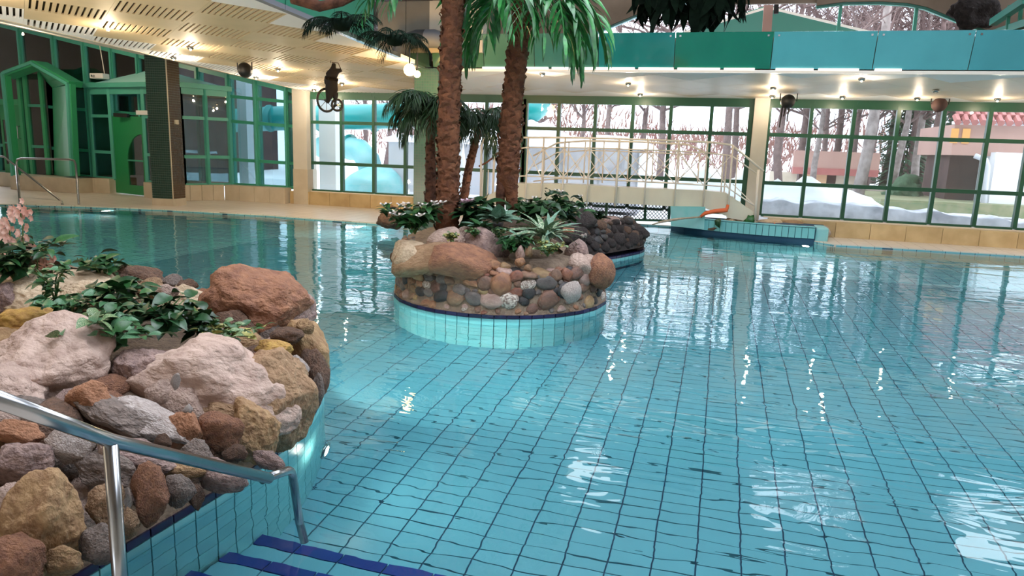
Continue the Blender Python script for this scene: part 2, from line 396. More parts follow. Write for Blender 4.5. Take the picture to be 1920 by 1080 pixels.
# end walls and rear
S_(MB().box((9.2, -7, -1.4), (9.4, 17.2, 6.5)).build('wall_right', 'plaster'))
S_(MB().box((-26, -7.2, -.3), (9.4, -7, 6.5)).build('wall_front', 'plaster'))
S_(MB().box((-26.2, -7, -.3), (-26, 17.6, 6.5)).build('wall_left', 'plaster'))

# stone kerbs under the windows, one block after another
def kerb(x0, x1, y0, y1, h, mat, name, n=None, parent=None, ends=None):
    k = struct(name); n = n or max(1, int((x1-x0)/.62))
    for i in range(n):
        a = x0+(x1-x0)*i/n; b = x0+(x1-x0)*(i+1)/n
        bevel(MB().box((a+.003, y0+random.uniform(0, .004), 0), (b-.003, y1, h)).build('stone_block', mat, k), .005)
    return k
kerb(1.1, 9.2, 16.62, 17.1, .32, 'kerb_stone', 'trim_1', 12)
kerb(-10.75, -5.55, 16.75, 17.1, .33, 'kerb_stone', 'trim_2', 9)
# sill line
S_(MB().box((1.0, 16.88, .32), (9.2, 17.0, .345)).build('trim_sill', 'white_paint'))
S_(MB().box((-10.6, 16.88, .33), (-5.5, 17.0, .352)).build('trim_sill.001', 'white_paint'))

# ---- left glass front (behind the ceiling edge), raked head
def lz(px, py): return at(px, py, Y=WY)
LX = [at(p, q, Y=WY).x for p, q in ((-6, 240), (54, 240), (115, 240), (170, 240), (220, 240), (268, 240), (322, 240), (376, 240), (432, 240), (483, 240), (540, 240), (557, 240))]
xa, xb = LX[0], LX[-1]
def lin(x, za, zb): return za+(zb-za)*(x-(-17.2))/(-12.55+17.2)
def lrow(x): return [.4, lin(x, 1.13, 1.06), lin(x, 2.26, 2.06), lin(x, 2.99, 2.70), 2.93+(x+10.62)*(4.66-2.93)/(-20.25+10.62)]
lw = struct('window_5')
for x in LX:
    r = lrow(x)
    MB().box((x-.06, WY-.08, r[0]), (x+.06, WY+.14, r[-1])).build('mullion', 'frame_green', lw)
    MB().box((x-.02, WY-.12, r[0]), (x+.03, WY-.08, r[-1])).build('mullion_lit_edge', 'frame_teal', lw)  # lighter strip painted for the lit side face of the mullion
for a, b in zip(LX, LX[1:]):
    ra, rb = lrow(a), lrow(b)
    for k in range(5):
        t = .16 if k == 4 else .08
        MB().bar((a+.05, WY-.02, ra[k]-(.05 if k == 4 else 0)), (b-.05, WY-.02, rb[k]-(.05 if k == 4 else 0)), .1, t).build('transom', 'frame_teal' if k == 4 else 'frame_green', lw)
    for k in range(4):
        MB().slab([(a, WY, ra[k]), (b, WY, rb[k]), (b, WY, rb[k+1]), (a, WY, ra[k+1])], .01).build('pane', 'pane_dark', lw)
k = struct('trim_3')
kx = [-26, -19.7, -18.9, -18.2, -17.4]
for a, b in zip(kx, kx[1:]): bevel(MB().box((a+.004, 16.6, 0), (b-.004, 17.1, .4)).build('stone_block', 'kerb_pale', k), .006)
# lean-to roof closing the triangle between ceiling edge and raked head
rf = MB(); rf.slab([(-10.25, 17.1, 2.96), (-10.25, -7, 4.05), (-26, -7, 6.9), (-26, 17.1, 5.75)], .12); S_(rf.build('roof_left', 'plaster'))

# ---- ceiling: chequer of slotted and plain panels
EX0, EX1 = -10.3, -5.35
e1 = V((-.763, .647, 0)).normalized(); e2 = V((.647, .763, 0)).normalized()
PA, PB = .93, .83
def slotted():
    mb = MB(); th = .018
    mb.box((0, 0, 0), (PA, .02, th)); mb.box((0, PB-.02, 0), (PA, PB, th))
    x = .0
    for i in range(13):
        w = .0475 if i < 12 else PA-x
        mb.box((x, .02, 0), (x+w-.001, PB-.02, th)); x += .0755
    return mb.mesh('slotted_panel')
def plainp(): return MB().box((.002, .002, 0), (PA-.002, PB-.002, .018)).mesh('plain_panel')
ms, mp_ = slotted(), plainp(); ms.materials.append(MAT['ceiling_panel']); mp_.materials.append(MAT['ceiling_panel'])
ceil = struct('ceiling')
def clip(me, M, planes):
    bm = bmesh.new(); bm.from_mesh(me); bm.transform(M)
    for co_, no in planes:
        bmesh.ops.bisect_plane(bm, geom=bm.verts[:]+bm.edges[:]+bm.faces[:], plane_co=co_, plane_no=no, clear_outer=True)
    if not bm.faces: bm.free(); return None
    m2 = bpy.data.meshes.new('clipped_panel'); bm.to_mesh(m2); bm.free(); return m2
def panels(x0, x1, y0, y1, slots, parent, mat):
    for k in range(-8, 30):
        for q in range(-8, 50):
            c = e2*(1.16+PA*k) + e1*(10.62-.83*6+PB*q); ctr = c+e2*PA/2+e1*PB/2
            if not (x0-.7 < ctr.x < x1+.7 and y0-.7 < ctr.y < y1+.7): continue
            isl = slots and ((q+k) % 2 == 0)
            m_ = ms if isl else mp_
            # plane basis following the gentle slope
            A = V((e2.x, e2.y, -CG*e2.y)); B = V((e1.x, e1.y, -CG*e1.y)); N = V((0, CG, 1))
            o3 = V((c.x, c.y, cz(c.y)))
            M = Matrix(((A.x, B.x, N.x, o3.x), (A.y, B.y, N.y, o3.y), (A.z, B.z, N.z, o3.z), (0, 0, 0, 1)))
            cs = [c, c+e2*PA, c+e1*PB, c+e2*PA+e1*PB]
            ins = all(x0 <= p.x <= x1 and y0 <= p.y <= y1 for p in cs)
            if ins: o = link('slotted_panel' if isl else 'plain_panel', m_, None, parent); o.matrix_world = M; o.parent = parent
            else:
                m2 = clip(m_, M, [(V((x0, 0, 0)), V((-1, 0, 0))), (V((x1, 0, 0)), V((1, 0, 0))), (V((0, y0, 0)), V((0, -1, 0))), (V((0, y1, 0)), V((0, 1, 0)))])
                if m2: link('slotted_panel' if isl else 'plain_panel', m2, None, parent)
panels(EX0, EX1, 6.6, 16.98, True, ceil, 'ceiling_panel')
mp2 = plainp(); mp2.materials.append(MAT['ceiling_plain']); mp_ = mp2
panels(EX1, 9.2, 13.15, 16.98, False, ceil, 'ceiling_plain')
sl = MB(); sl.slab([(EX0, 16.98, cz(16.98)+.05), (9.2, 16.98, cz(16.98)+.05), (9.2, 13.15, cz(13.15)+.05), (EX1, 13.15, cz(13.15)+.05), (EX0, 13.15, cz(13.15)+.05)], -.1)
sl.build('ceiling_backing', 'slot_dark', ceil)
MB().slab([(EX0, 13.15, cz(13.15)+.05), (EX1, 13.15, cz(13.15)+.05), (EX1, -7, cz(-7)+.05), (EX0, -7, cz(-7)+.05)], -.1).build('ceiling_backing', 'slot_dark', ceil)
MB().slab([(EX0, 6.6, cz(6.6)), (EX1, 6.6, cz(6.6)), (EX1, -7, cz(-7)), (EX0, -7, cz(-7))], .04).build('ceiling_near', 'ceiling_plain', ceil)
# edge trims
S_(MB().bar((EX0, 17, cz(17)+.03), (EX0, -7, cz(-7)+.03), .04, .07).build('trim_edge_left', 'kerb_pale'))
et = struct('trim_edge_atrium')
y = 13.1; i = 0
while y > 2:
    l_ = random.uniform(.35, .8)
    MB().bar((EX1, y, cz(y)-.005), (EX1, y-l_+.01, cz(y-l_)-.005), .09, .06).build('edge_strip', random.choice(['steel', 'steel', 'white_paint', 'duct']), et); y -= l_
# atrium fascia (dark mirror panels) on the left
fl = thing('dark_fascia', 'dark mirror-like glass fascia above the slotted ceiling edge', 'fascia', (EX1, 9, 3.3))
y = 13.1
while y > 1:
    MB().box((EX1-.02-EX1, y-1.18-9, cz(y)+.04-3.3), (EX1+.02-EX1, y-9, 6-3.3)).build('glass_panel', 'roof_green' if 8 < y < 10.9 else 'dark_gloss', fl); y -= 1.2
# teal glass fascia at the back
tf = thing('teal_glass_fascia', 'long teal glass fascia running across above the back windows', 'fascia', (2, 13.1, 3.06))
fx = [-5.3, -4.3, -3.35] + [at(p, 128, Y=13.1).x for p in (1122, 1263.5, 1444, 1635, 1814)] + [5.6, 7.4, 9.2]
refl_tints = [(.08, .2, .12), (.1, .24, .15), (.07, .22, .15), (.02, .25, .22), (.01, .2, .11), (.1, .42, .44), (.12, .45, .48), (.1, .42, .46), (.18, .5, .52), (.18, .5, .52)]  # panel tints differ to stand for reflections in the glass
for i, (a, b) in enumerate(zip(fx, fx[1:])):
    nm = 'teal_%d' % i; pm(nm, refl_tints[i], tuple(c*.8 for c in refl_tints[i]), .8, .08, spec=.8, coat=.6)
    ta = a+(.13*(i-3)*.25 if i else 0); tb = b+.13*(i-2)*.25
    ta = a; tb = b
    MB().slab([(a+.006-2, 0, 0), (b-.006-2, 0, 0), (tb-.006-2, -.16, .56), (ta+.006-2, -.16, .56)], .02).build('glass_panel', nm, tf)
    for q in (a+.08, b-.08): MB().bar((q-2, -.17, .5), (q-2, -.13, .5), .03).build('fixing_bolt', 'steel', tf)
MB().box((-7.3, .03, 0), (7.2, .06, .5)).build('backing_panel', 'brown_soffit', tf).hide_render = False
ls = thing('ceiling_edge_light', 'row of thin white light strips under the teal glass fascia', 'light', (2, 13.1, 3.03))
for a, b in ((905, 1028), (1035, 1090), (1093, 1190), (1197, 1263), (1270, 1350), (1357, 1415), (1454, 1525), (1534, 1610), (1640, 1690)):
    A = at(a, 131, Y=13.08).x-2; B = at(b, 131, Y=13.08).x-2
    MB().box((A, -.05, 0), (B, 0, .035)).build('light_strip', 'strip_white', ls)
S_(MB().box((-5.35, 13.1, 2.99), (9.2, 13.2, 3.04)).build('trim_edge_back', 'white_paint'))

# ---- upper atrium: roof, clerestory, gable
S_(MB().box((-10.2, 16.8, 2.98), (9.2, 16.95, 3.85)).build('wall_upper_base', 'brown_soffit'))
roof = struct('roof')
for a, b, c, d in ((-10.3, -7, -3.6, 17.2), (.4, -7, 1.4, 17.2), (5.4, -7, 9.3, 15.2), (8.4, 15.2, 9.3, 17.2), (-3.6, -7, .4, .6), (1.4, -7, 5.4, .6), (-3.6, 4.4, .4, 6.0), (1.4, 4.4, 5.4, 6.0), (-3.6, 10, .4, 15.6), (1.4, 10, 5.4, 15.6), (-3.6, 15.6, -2.95, 17.2), (-1.55, 15.6, .4, 17.2), (3.6, 15.6, 5.4, 17.2)):
    MB().box((a, b, 6.0), (c, d, 6.2)).build('roof_panel', 'brown_soffit', roof)
def up(px, py, Y=17.0): return at(px, py, Y=Y)
cl = struct('window_6')
# clerestory on the right: wavy head
head = [(1530, 12), (1580, 5), (1650, 4), (1700, 7), (1735, 14), (1800, 40), (1868, 64)]
for (a, b) in zip(head, head[1:]):
    MB().bar(up(*a), up(*b), .1, .09, up=V((0, 1, 0))).build('window_head', 'frame_teal', cl)
for p, q in ((1577, 5), (1719, 10)): MB().bar(up(p, q), up(p-7, 72), .08, .06).build('mullion', 'frame_green', cl)
ws = MB()  # soffit above the wavy head and beside it
P = [up(*h) for h in head]
for a, b in zip(P, P[1:]): ws.slab([a, b, (b.x, 17, 4.98), (a.x, 17, 4.98)], .1)
ws.slab([P[-1], (9.2, 17, 3.8), (9.2, 17, 4.98), (P[-1].x, 17, 4.98)], .1)
S_(ws.build('wall_upper_right', 'brown_soffit'))
# left part of the upper wall
Lh = [(860, 75), (1100, 70), (1128, 56), (1190, 30), (1260, 8), (1310, -2)]
ws = MB(); P2 = [up(*h) for h in Lh]
ws.slab([(-10.2, 17, 3.8), P2[0], (P2[0].x, 17, 4.98), (-10.2, 17, 4.98)], .1)
for a, b in zip(P2, P2[1:]): ws.slab([a, b, (b.x, 17, 4.98), (a.x, 17, 4.98)], .1)
ws.box((P2[-1].x, 17, 4.8), (P[0].x, 17.1, 4.98))
S_(ws.build('wall_upper_left', 'brown_soffit'))
for a, b in zip(Lh[1:], Lh[2:]): MB().bar(up(*a), up(*b), .1, .12, up=V((0, 1, 0))).build('window_head', 'tube_pale', cl)
hw = struct('wall_upper_top')
for a, b in ((-10.3, -2.95), (-1.55, 1.25), (3.5, 5.2), (8.4, 9.2)): MB().box((a, 16.98, 4.97), (b, 17.12, 6.1)).build('wall_panel', 'brown_soffit', hw)
for a, b in ((-2.95, -1.55), (1.25, 3.5), (5.2, 8.4)):
    MB().box((a, 16.98, 5.65), (b, 17.12, 6.1)).build('wall_panel', 'brown_soffit', hw); MB().box((a, 17.0, 4.97), (b, 17.02, 5.66)).build('pane', 'pane', hw)
# green gable roof with white battens seen through the clerestory
gr = thing('green_gable_roof', 'green gabled roof with white battens seen above the teal glass', 'roof', tuple(up(1440, 60, 18)))
g0 = gr.location
for k in range(5):
    Y0 = 18.3+k*.6; ap = at(1440-k*1.5, 14+k*13, Y=Y0); l = at(1280-k*5, 62+k*16, Y=Y0); r = at(1655-k*10, 66+k*15, Y=Y0)
    dz = V((0, .55, -.42))
    for a, b in ((l, ap), (ap, r)):
        MB().slab([a-g0, b-g0, b+dz-g0, a+dz-g0], .04).build('roof_plank', 'roof_green' if k < 1 else ('frame_green' if k < 2 else 'turquoise'), gr)
        MB().bar(a-g0, b-g0, .05, .03, up=V((0, 1, 0))).build('batten', 'white_paint', gr)
MB().bar(at(1441, 10, Y=18.1)-g0, at(1436, 80, Y=18.1)-g0, .2, .12, up=V((0, 1, 0))).build('ridge_post', 'pink_wall', gr)
MB().bar(at(1456, 6, Y=17.9)-g0, at(1455, 26, Y=17.9)-g0, .1, .1, up=V((0, 1, 0))).build('post_bracket', 'black', gr)
big = MB(); big.slab([at(1440, 10, Y=19)-g0, at(1660, 70, Y=19)-g0, at(1660, 90, Y=19)-g0, at(1440, 90, Y=19)-g0], .05); big.slab([at(1280, 60, Y=19)-g0, at(1440, 10, Y=19)-g0, at(1440, 90, Y=19)-g0, at(1280, 90, Y=19)-g0], .05)
big.build('gable_wall', 'roof_green', gr)
# side glazing of the atrium at the upper right
sg = struct('window_7')
for a, b in (((1862, 42), (1925, 0)), ((1868, 62), (1935, 40))): MB().bar(at(*a, Y=15.6), at(*b, Y=14.2), .12, .12).build('rail', 'frame_teal', sg)
for p in (1893, 1915): MB().bar(at(p, 10, Y=15), at(p-6, 70, Y=15), .05, .05).build('mullion', 'frame_green', sg)
# dark carved mask-like shape under the roof
rk = tag(link('ceiling_carving', rock_mesh(31, 4, .5, 5, .1), 'dark_rock', None, tuple(at(1822, 22, Y=16.2)), (.2, .3, .5), (.45, .2, .32)), 'dark lumpy rock carving under the roof at the top right', 'carving')

# ================================================================= COLUMNS
def mosaic_col(name, label, cx, cy_, wx, wy, z0, z1, m1, m2, rot=0):
    t = thing(name, label, 'column', (cx, cy_, 0))
    R_ = Matrix.Rotation(rot, 4, 'Z')
    MB().box((-wx/2, -wy/2, 0), (wx/2, wy/2, z0), R_).build('stone_base', 'kerb_pale', t)
    MB().box((-wx/2+.02, -wy/2+.02, z0), (wx/2-.02, wy/2-.02, z1), R_).build('core', 'mosaic_grout', t)
    n = int((z1-z0)/.055)
    for nm, mt, f in (('mosaic_left', m1, 0), ('mosaic_right', m2, 1)):
        mb = MB(); L_ = wx if f == 0 else wy; c = int(L_/.055)
        for i in range(c):
            for j in range(n):
                a = -L_/2+.01+i*(L_-.02)/c; zz = z0+.01+j*.055
                if f == 0: mb.box((a+.003, -wy/2+.008, zz), (a+(L_-.02)/c-.003, -wy/2+.021, zz+.049), R_)
                else: mb.box((wx/2-.021, a+.003, zz), (wx/2-.008, a+(L_-.02)/c-.003, zz+.049), R_)
        stuff(mb.build(nm, mt, t))
    MB().bar(R_ @ V((wx/2-.01, -wy/2+.01, z0)), R_ @ V((wx/2-.01, -wy/2+.01, z1)), .02).build('corner_strip', 'kerb_pale', t)
    return t
mc = mosaic_col('mosaic_column', 'dark square column of small mosaic tiles on a pale stone foot at the pool edge', -12.62, 14.55, .56, .5, .17, 4.2, 'mosaic_dark', 'mosaic_brown', math.radians(6))
MB().box((.27, -.02, 1.9), (.31, .09, 2.0)).build('wall_switch', 'kerb_pale', mc)
g = thing('green_mosaic_column', 'green mosaic column behind the palm trunks under the ceiling corner', 'column', (-5.38, 13.2, 0))
MB().box((-.24, -.24, 0), (.24, .24, 3.02)).build('mosaic_shaft', 'mosaic_green', g)
d = thing('grey_duct', 'dark grey round duct bending down at the corner above the green column', 'pipe', (-5.2, 12.9, 3.1))
MB().tube([(-1.6, -.1, .42), (.05, -.1, .42), (.3, -.1, .36), (.38, -.1, .15), (.38, -.1, -.1)], .16, 14).build('duct_body', 'duct', d, True)
MB().box((-.95, .05, .2), (.9, .3, 1.1)).build('casing', 'kerb_pale', d)

# ================================================================= BRIDGE
BY = 16.1
br = thing('footbridge', 'cream painted footbridge with crossed bar railings over the pool channel', 'bridge', (-2.2, BY, 0))
bo = br.location.copy()
def bx3(px, py, Y=BY): return at(px, py, Y=Y)-bo
posts = [(984, 385), (1013, 388), (1053, 390), (1100, 386), (1153, 387), (1207, 389), (1264, 386), (1318, 388), (1365, 392)]
# deck and side beam (gentle arch), each bay a panel
beam_t = [(960, 343), (984, 344), (1013, 344), (1053, 345), (1100, 347), (1153, 351), (1207, 353), (1264, 355), (1318, 357), (1362, 362)]
beam_b = [(960, 376), (984, 376), (1013, 377), (1053, 378), (1100, 379), (1153, 381), (1207, 384), (1264, 387), (1318, 389), (1362, 405)]
for (a, b), (c, d) in zip(zip(beam_t, beam_t[1:]), zip(beam_b, beam_b[1:])):
    MB().slab([bx3(*c), bx3(*d), bx3(*b), bx3(*a)], -.06).build('side_panel', 'beam_paint', br)
    A, B = bx3(*a), bx3(*b); dv = V((0, .72, 0))
    MB().bar(A+V((0, .4, -.05)), B+V((0, .4, -.05)), .78, .08).build('deck_plate', 'white_paint', br)
# right stair flank
st = MB(); A, B, C_, D_ = bx3(1362, 362), bx3(1418, 401), bx3(1418, 418), bx3(1362, 408)
st.slab([D_, C_, B, A], -.06); st.build('stair_cheek', 'beam_paint', br)
for i in range(4):
    t = i/4; p = A.lerp(B, t); q = A.lerp(B, t+.25); MB().box((p.x, .06, q.z-.05), (q.x, .75, q.z)).build('stair_tread', 'beam_paint', br)
# left stair flank
A2, B2 = bx3(960, 343), bx3(890, 388)
MB().slab([bx3(960, 378), bx3(960, 343), bx3(890, 380), bx3(890, 395)], .06).build('stair_cheek', 'beam_paint', br)
def rail_side(Y, dx, tops, mids, lows, ps, nm):
    T = [at(*p, Y=Y)-bo for p in tops]
    MB().tube(T, .022, 8).build('handrail', 'white_paint', br, True)
    MB().tube([at(*p, Y=Y)-bo for p in mids], .016, 6).build('middle_rail', 'white_paint', br, True)
    MB().tube([at(*p, Y=Y)-bo for p in lows], .016, 6).build('bottom_rail', 'white_paint', br, True)
topF = [(940, 263), (984, 258), (1053, 258), (1100, 259), (1153, 260), (1207, 262), (1264, 264), (1335, 267), (1372, 272), (1432, 321)]
midF = [(940, 283), (984, 277), (1053, 276.5), (1100, 277.5), (1153, 279), (1207, 281), (1264, 283), (1330, 287), (1372, 292), (1418, 325)]
lowF = [(940, 331), (984, 330), (1053, 333), (1100, 335), (1153, 338), (1207, 341), (1264, 344), (1318, 347), (1362, 350), (1416, 387)]
rail_side(BY-.05, 0, topF, midF, lowF, posts, 'front')
topB = [(1000, 292), (1045, 268), (1100, 264), (1200, 266), (1290, 271), (1320, 285)]
midB = [(1000, 312), (1045, 286), (1100, 282), (1200, 285), (1300, 290)]
lowB = [(1000, 340), (1045, 335), (1100, 336), (1200, 340), (1300, 345)]
rail_side(BY+.78, 0, topB, midB, lowB, posts, 'back')
def interp(l, x):
    for (a, b), (c, d) in zip(l, l[1:]):
        if a <= x <= c: return b+(d-b)*(x-a)/(c-a)
    return l[-1][1]
for i, (px, py) in enumerate(posts):
    lean = 7
    xt = px+lean+ (2 if i > 3 else 0)
    MB().tube([bx3(px, py, BY-.08), bx3(xt, interp(topF, xt), BY-.08)], .019 if i != 4 else .026, 8).build('post', 'white_paint', br, True)
    if i < 8:
        nx = posts[i+1][0]
        a = bx3(px+5, interp(midF, px+5)+1, BY-.06); b = bx3(nx+1, interp(lowF, nx+1), BY-.06)
        c = bx3(px+1, interp(lowF, px+1), BY-.06); d = bx3(nx+5, interp(midF, nx+5)+1, BY-.06)
        MB().bar(a, b, .02, .02).build('cross_bar', 'white_paint', br); MB().bar(c, d, .02, .02).build('cross_bar', 'white_paint', br)
        MB().lathe([(0, 0), (.05, .01), (.05, .04), (0, .05)], 10, tuple(bx3(px+5, interp(midF, px+5)+2, BY-.1))).build('rosette', 'white_paint', br)
for px in (1022, 1067, 1098, 1133, 1180, 1226, 1275, 1312):
    MB().tube([at(px-4, 343, Y=BY+.78)-bo, at(px, interp(topB, px), Y=BY+.78)-bo], .016, 6).build('post', 'white_paint', br, True)
for a, b in zip((1022, 1067, 1098, 1133, 1180, 1226, 1275), (1067, 1098, 1133, 1180, 1226, 1275, 1312)):
    Y = BY+.78
    MB().bar(at(a, 286, Y=Y)-bo, at(b-3, 338, Y=Y)-bo, .016, .016).build('cross_bar', 'white_paint', br)
    MB().bar(at(a-3, 338, Y=Y)-bo, at(b, 287, Y=Y)-bo, .016, .016).build('cross_bar', 'white_paint', br)
# stair end posts and sloping rails on the right
MB().tube([bx3(1415.5, 412, BY-.08), bx3(1422, 318, BY-.08)], .026, 8).build('end_post', 'white_paint', br, True)
for x in (1351, 1357, 1377): MB().tube([bx3(x, 368 if x < 1370 else 378, BY+.3), bx3(x+6, 290, BY+.3)], .016, 6).build('post', 'white_paint', br, True)
MB().bar(bx3(1374, 345), bx3(1418, 388), .018).build('stair_bar', 'white_paint', br)
# left newel loop and stair rail
MB().tube([bx3(923, 385), bx3(928, 268), bx3(922, 259), bx3(908, 260), bx3(903, 272), bx3(901, 385)], .028, 8).build('newel_loop', 'white_paint', br, True)
MB().tube([bx3(898, 312), bx3(912, 305), bx3(960, 268)], .02, 8).build('stair_handrail', 'bark', br, True)
for x in (903, 913, 940): MB().tube([bx3(x, 385), bx3(x+3, 318 if x < 930 else 290)], .014, 6).build('post', 'white_paint', br, True)
# rolling grille under the bridge
gz = thing('chain_grille', 'dark chain-link grille in the channel opening under the footbridge', 'grille', tuple(at(1190, 410, Y=16.7)))
go = gz.location.copy()
for p in (1093, 1138, 1211, 1256): MB().bar(at(p, 377, Y=16.7)-go, at(p-2, 412, Y=16.7)-go, .06).build('frame_post', 'frame_dark', gz)
MB().bar(at(1086, 409, Y=16.7)-go, at(1260, 414, Y=16.7)-go, .05, .05).build('frame_rail', 'frame_dark', gz)
mb = MB(); A = at(1086, 408, Y=16.7); B = at(1258, 375, Y=16.7)
n = 26; wx = (B.x-A.x)/n; hz = .085
for i in range(n):
    for j in range(6):
        z = A.z+.02+j*hz; x = A.x+i*wx
        mb.bar(V((x, 16.7, z))-go, V((x+wx, 16.7, z+hz))-go, .012); mb.bar(V((x+wx, 16.7, z))-go, V((x, 16.7, z+hz))-go, .012)
stuff(mb.build('chain_mesh', 'black', gz))

# ================================================================= PLANTER BY THE BRIDGE
pl = thing('tiled_planter', 'low curved pool-side planter faced with pale turquoise tiles at the bridge foot', 'planter', (.7, 16.1, 0))
po = pl.location.copy()
pts = [at(1258, 424, Z=0), at(1282, 430, Z=0), at(1312, 434, Z=0), at(1360, 439, Z=0), at(1420, 444.5, Z=0), at(1480, 449, Z=0), at(1528, 452, Z=0)]
pts = [V((p.x, p.y, 0)) for p in pts]
def resample(pts, step):
    out = [pts[0]]; acc = 0
    for a, b in zip(pts, pts[1:]):
        L_ = (b-a).length; d = step-acc
        while d <= L_: out.append(a.lerp(b, d/L_)); d += step
        acc = L_-(d-step)
    return out
rs = resample(pts, .125)
for a, b in zip(rs, rs[1:]):
    h = .24
    d = (b-a).normalized()*.005
    MB().bar(a+d-po+V((0, 0, .03+h/2)), b-d-po+V((0, 0, .03+h/2)), .03, h-.03).build('tile', 'tile_wall', pl)
MB().poly([(p.x-po.x, p.y-po.y+.02) for p in rs]+[(2.2-po.x, 16.55-po.y), (-.9-po.x, 16.8-po.y)], -1.2, .262).build('planter_body', 'grout', pl)
for a, b in zip(rs, rs[1:]): MB().bar(a-po+V((0, .05, .275)), b-po+V((0, .05, .275)), .1, .02).build('rim_tile', 'tile_wall', pl)
bevel(MB().box((1.95-po.x, 15.7-po.y, -.2), (2.2-po.x, 16.3-po.y, .27)).build('end_block', 'tube_pale', pl), .04)
tb = tag(MB().slab([at(1258, 424, Y=16.0), at(1320, 430, Y=16.0), at(1322, 388, Y=16.0), at(1257, 387, Y=16.0)], -.5).build('turquoise_block', 'tube_pale'), 'square blue-green block standing at the left end of the tiled planter', 'block')
for i, (px, py, w, h, mt) in enumerate(((1345, 423, 40, 14, 'brown_rock'), (1372, 415, 26, 20, 'cream_rock'), (1398, 415, 48, 24, 'cream_rock'), (1440, 418, 50, 22, 'cream_rock'), (1483, 419, 60, 22, 'tan_rock'), (1515, 427, 30, 16, 'brown_rock'), (1542, 432, 28, 24, 'white_rock'))):
    p = at(px, py+3, D=15.6 if i < 6 else 15.3)
    link('stone', rock_mesh(40+i, 3, .2, 6, .05), mt, pl, p-po, (0, .1*(i % 3-1), .2), (w/2/88, .22, h/2/88))
ho = thing('orange_float_boom', 'orange and grey snake-shaped float lying from the planter towards the water', 'float', tuple(at(1300, 410, Y=15.8)))
q = [at(1365, 384, Y=15.9), at(1362, 394, Y=15.9), at(1340, 396, Y=15.9), at(1322, 400, Y=15.9), at(1313, 407, Y=15.9)]
MB().tube([p-ho.location for p in q], [.03, .05, .045, .04, .03], 8).build('orange_sleeve', 'orange_mat', ho, True)
MB().tube([p-ho.location for p in (at(1313, 407, Y=15.85), at(1285, 409, Y=15.7), at(1262, 412, Y=15.6), at(1240, 416, Y=15.5), at(1223, 421, Y=15.4))], [.02, .02, .03, .025, .012], 6).build('grey_end', 'driftwood', ho, True)
for i, (px, py, r_, mt) in enumerate(((1406, 415, .1, 'leaf_bright'), (1346, 417, .08, 'leaf_dark'), (1452, 425, .07, 'orange_mat'))):
    p = at(px, py, D=15.25)
    o = tag(link(('green_seahorse_toy', 'small_dark_plant', 'red_flower')[i], rock_mesh(50+i, 2, .7, 4), mt, None, p, None, (r_*.8, r_*.6, r_*1.1)), ('bright green curly toy figure on the planter stones', 'tiny dark plant at the back of the tiled planter', 'small red flower between the planter stones')[i], ('toy', 'plant', 'flower')[i])

# ================================================================= ISLANDS
def dist_poly(pts, x, y):
    """signed inset distance (positive inside)"""
    best = 1e9; ins = False; n = len(pts)
    for i in range(n):
        ax, ay = pts[i]; bx, by = pts[(i+1) % n]
        dx, dy = bx-ax, by-ay; t = max(0, min(1, ((x-ax)*dx+(y-ay)*dy)/(dx*dx+dy*dy)))
        best = min(best, math.hypot(x-ax-t*dx, y-ay-t*dy))
        if (ay > y) != (by > y) and x < (bx-ax)*(y-ay)/(by-ay)+ax: ins = not ins
    return best if ins else -best
def smooth_outline(pts, k=3):
    for _ in range(k):
        o = []
        for i in range(len(pts)):
            a, b = V(pts[i]), V(pts[(i+1) % len(pts)]); o += [tuple(a.lerp(b, .25)), tuple(a.lerp(b, .75))]
        pts = o
    return pts
def arclen_pts(out, step):
    L_ = [V((x, y, 0)) for x, y in out]; L_.append(L_[0]); return resample(L_, step)
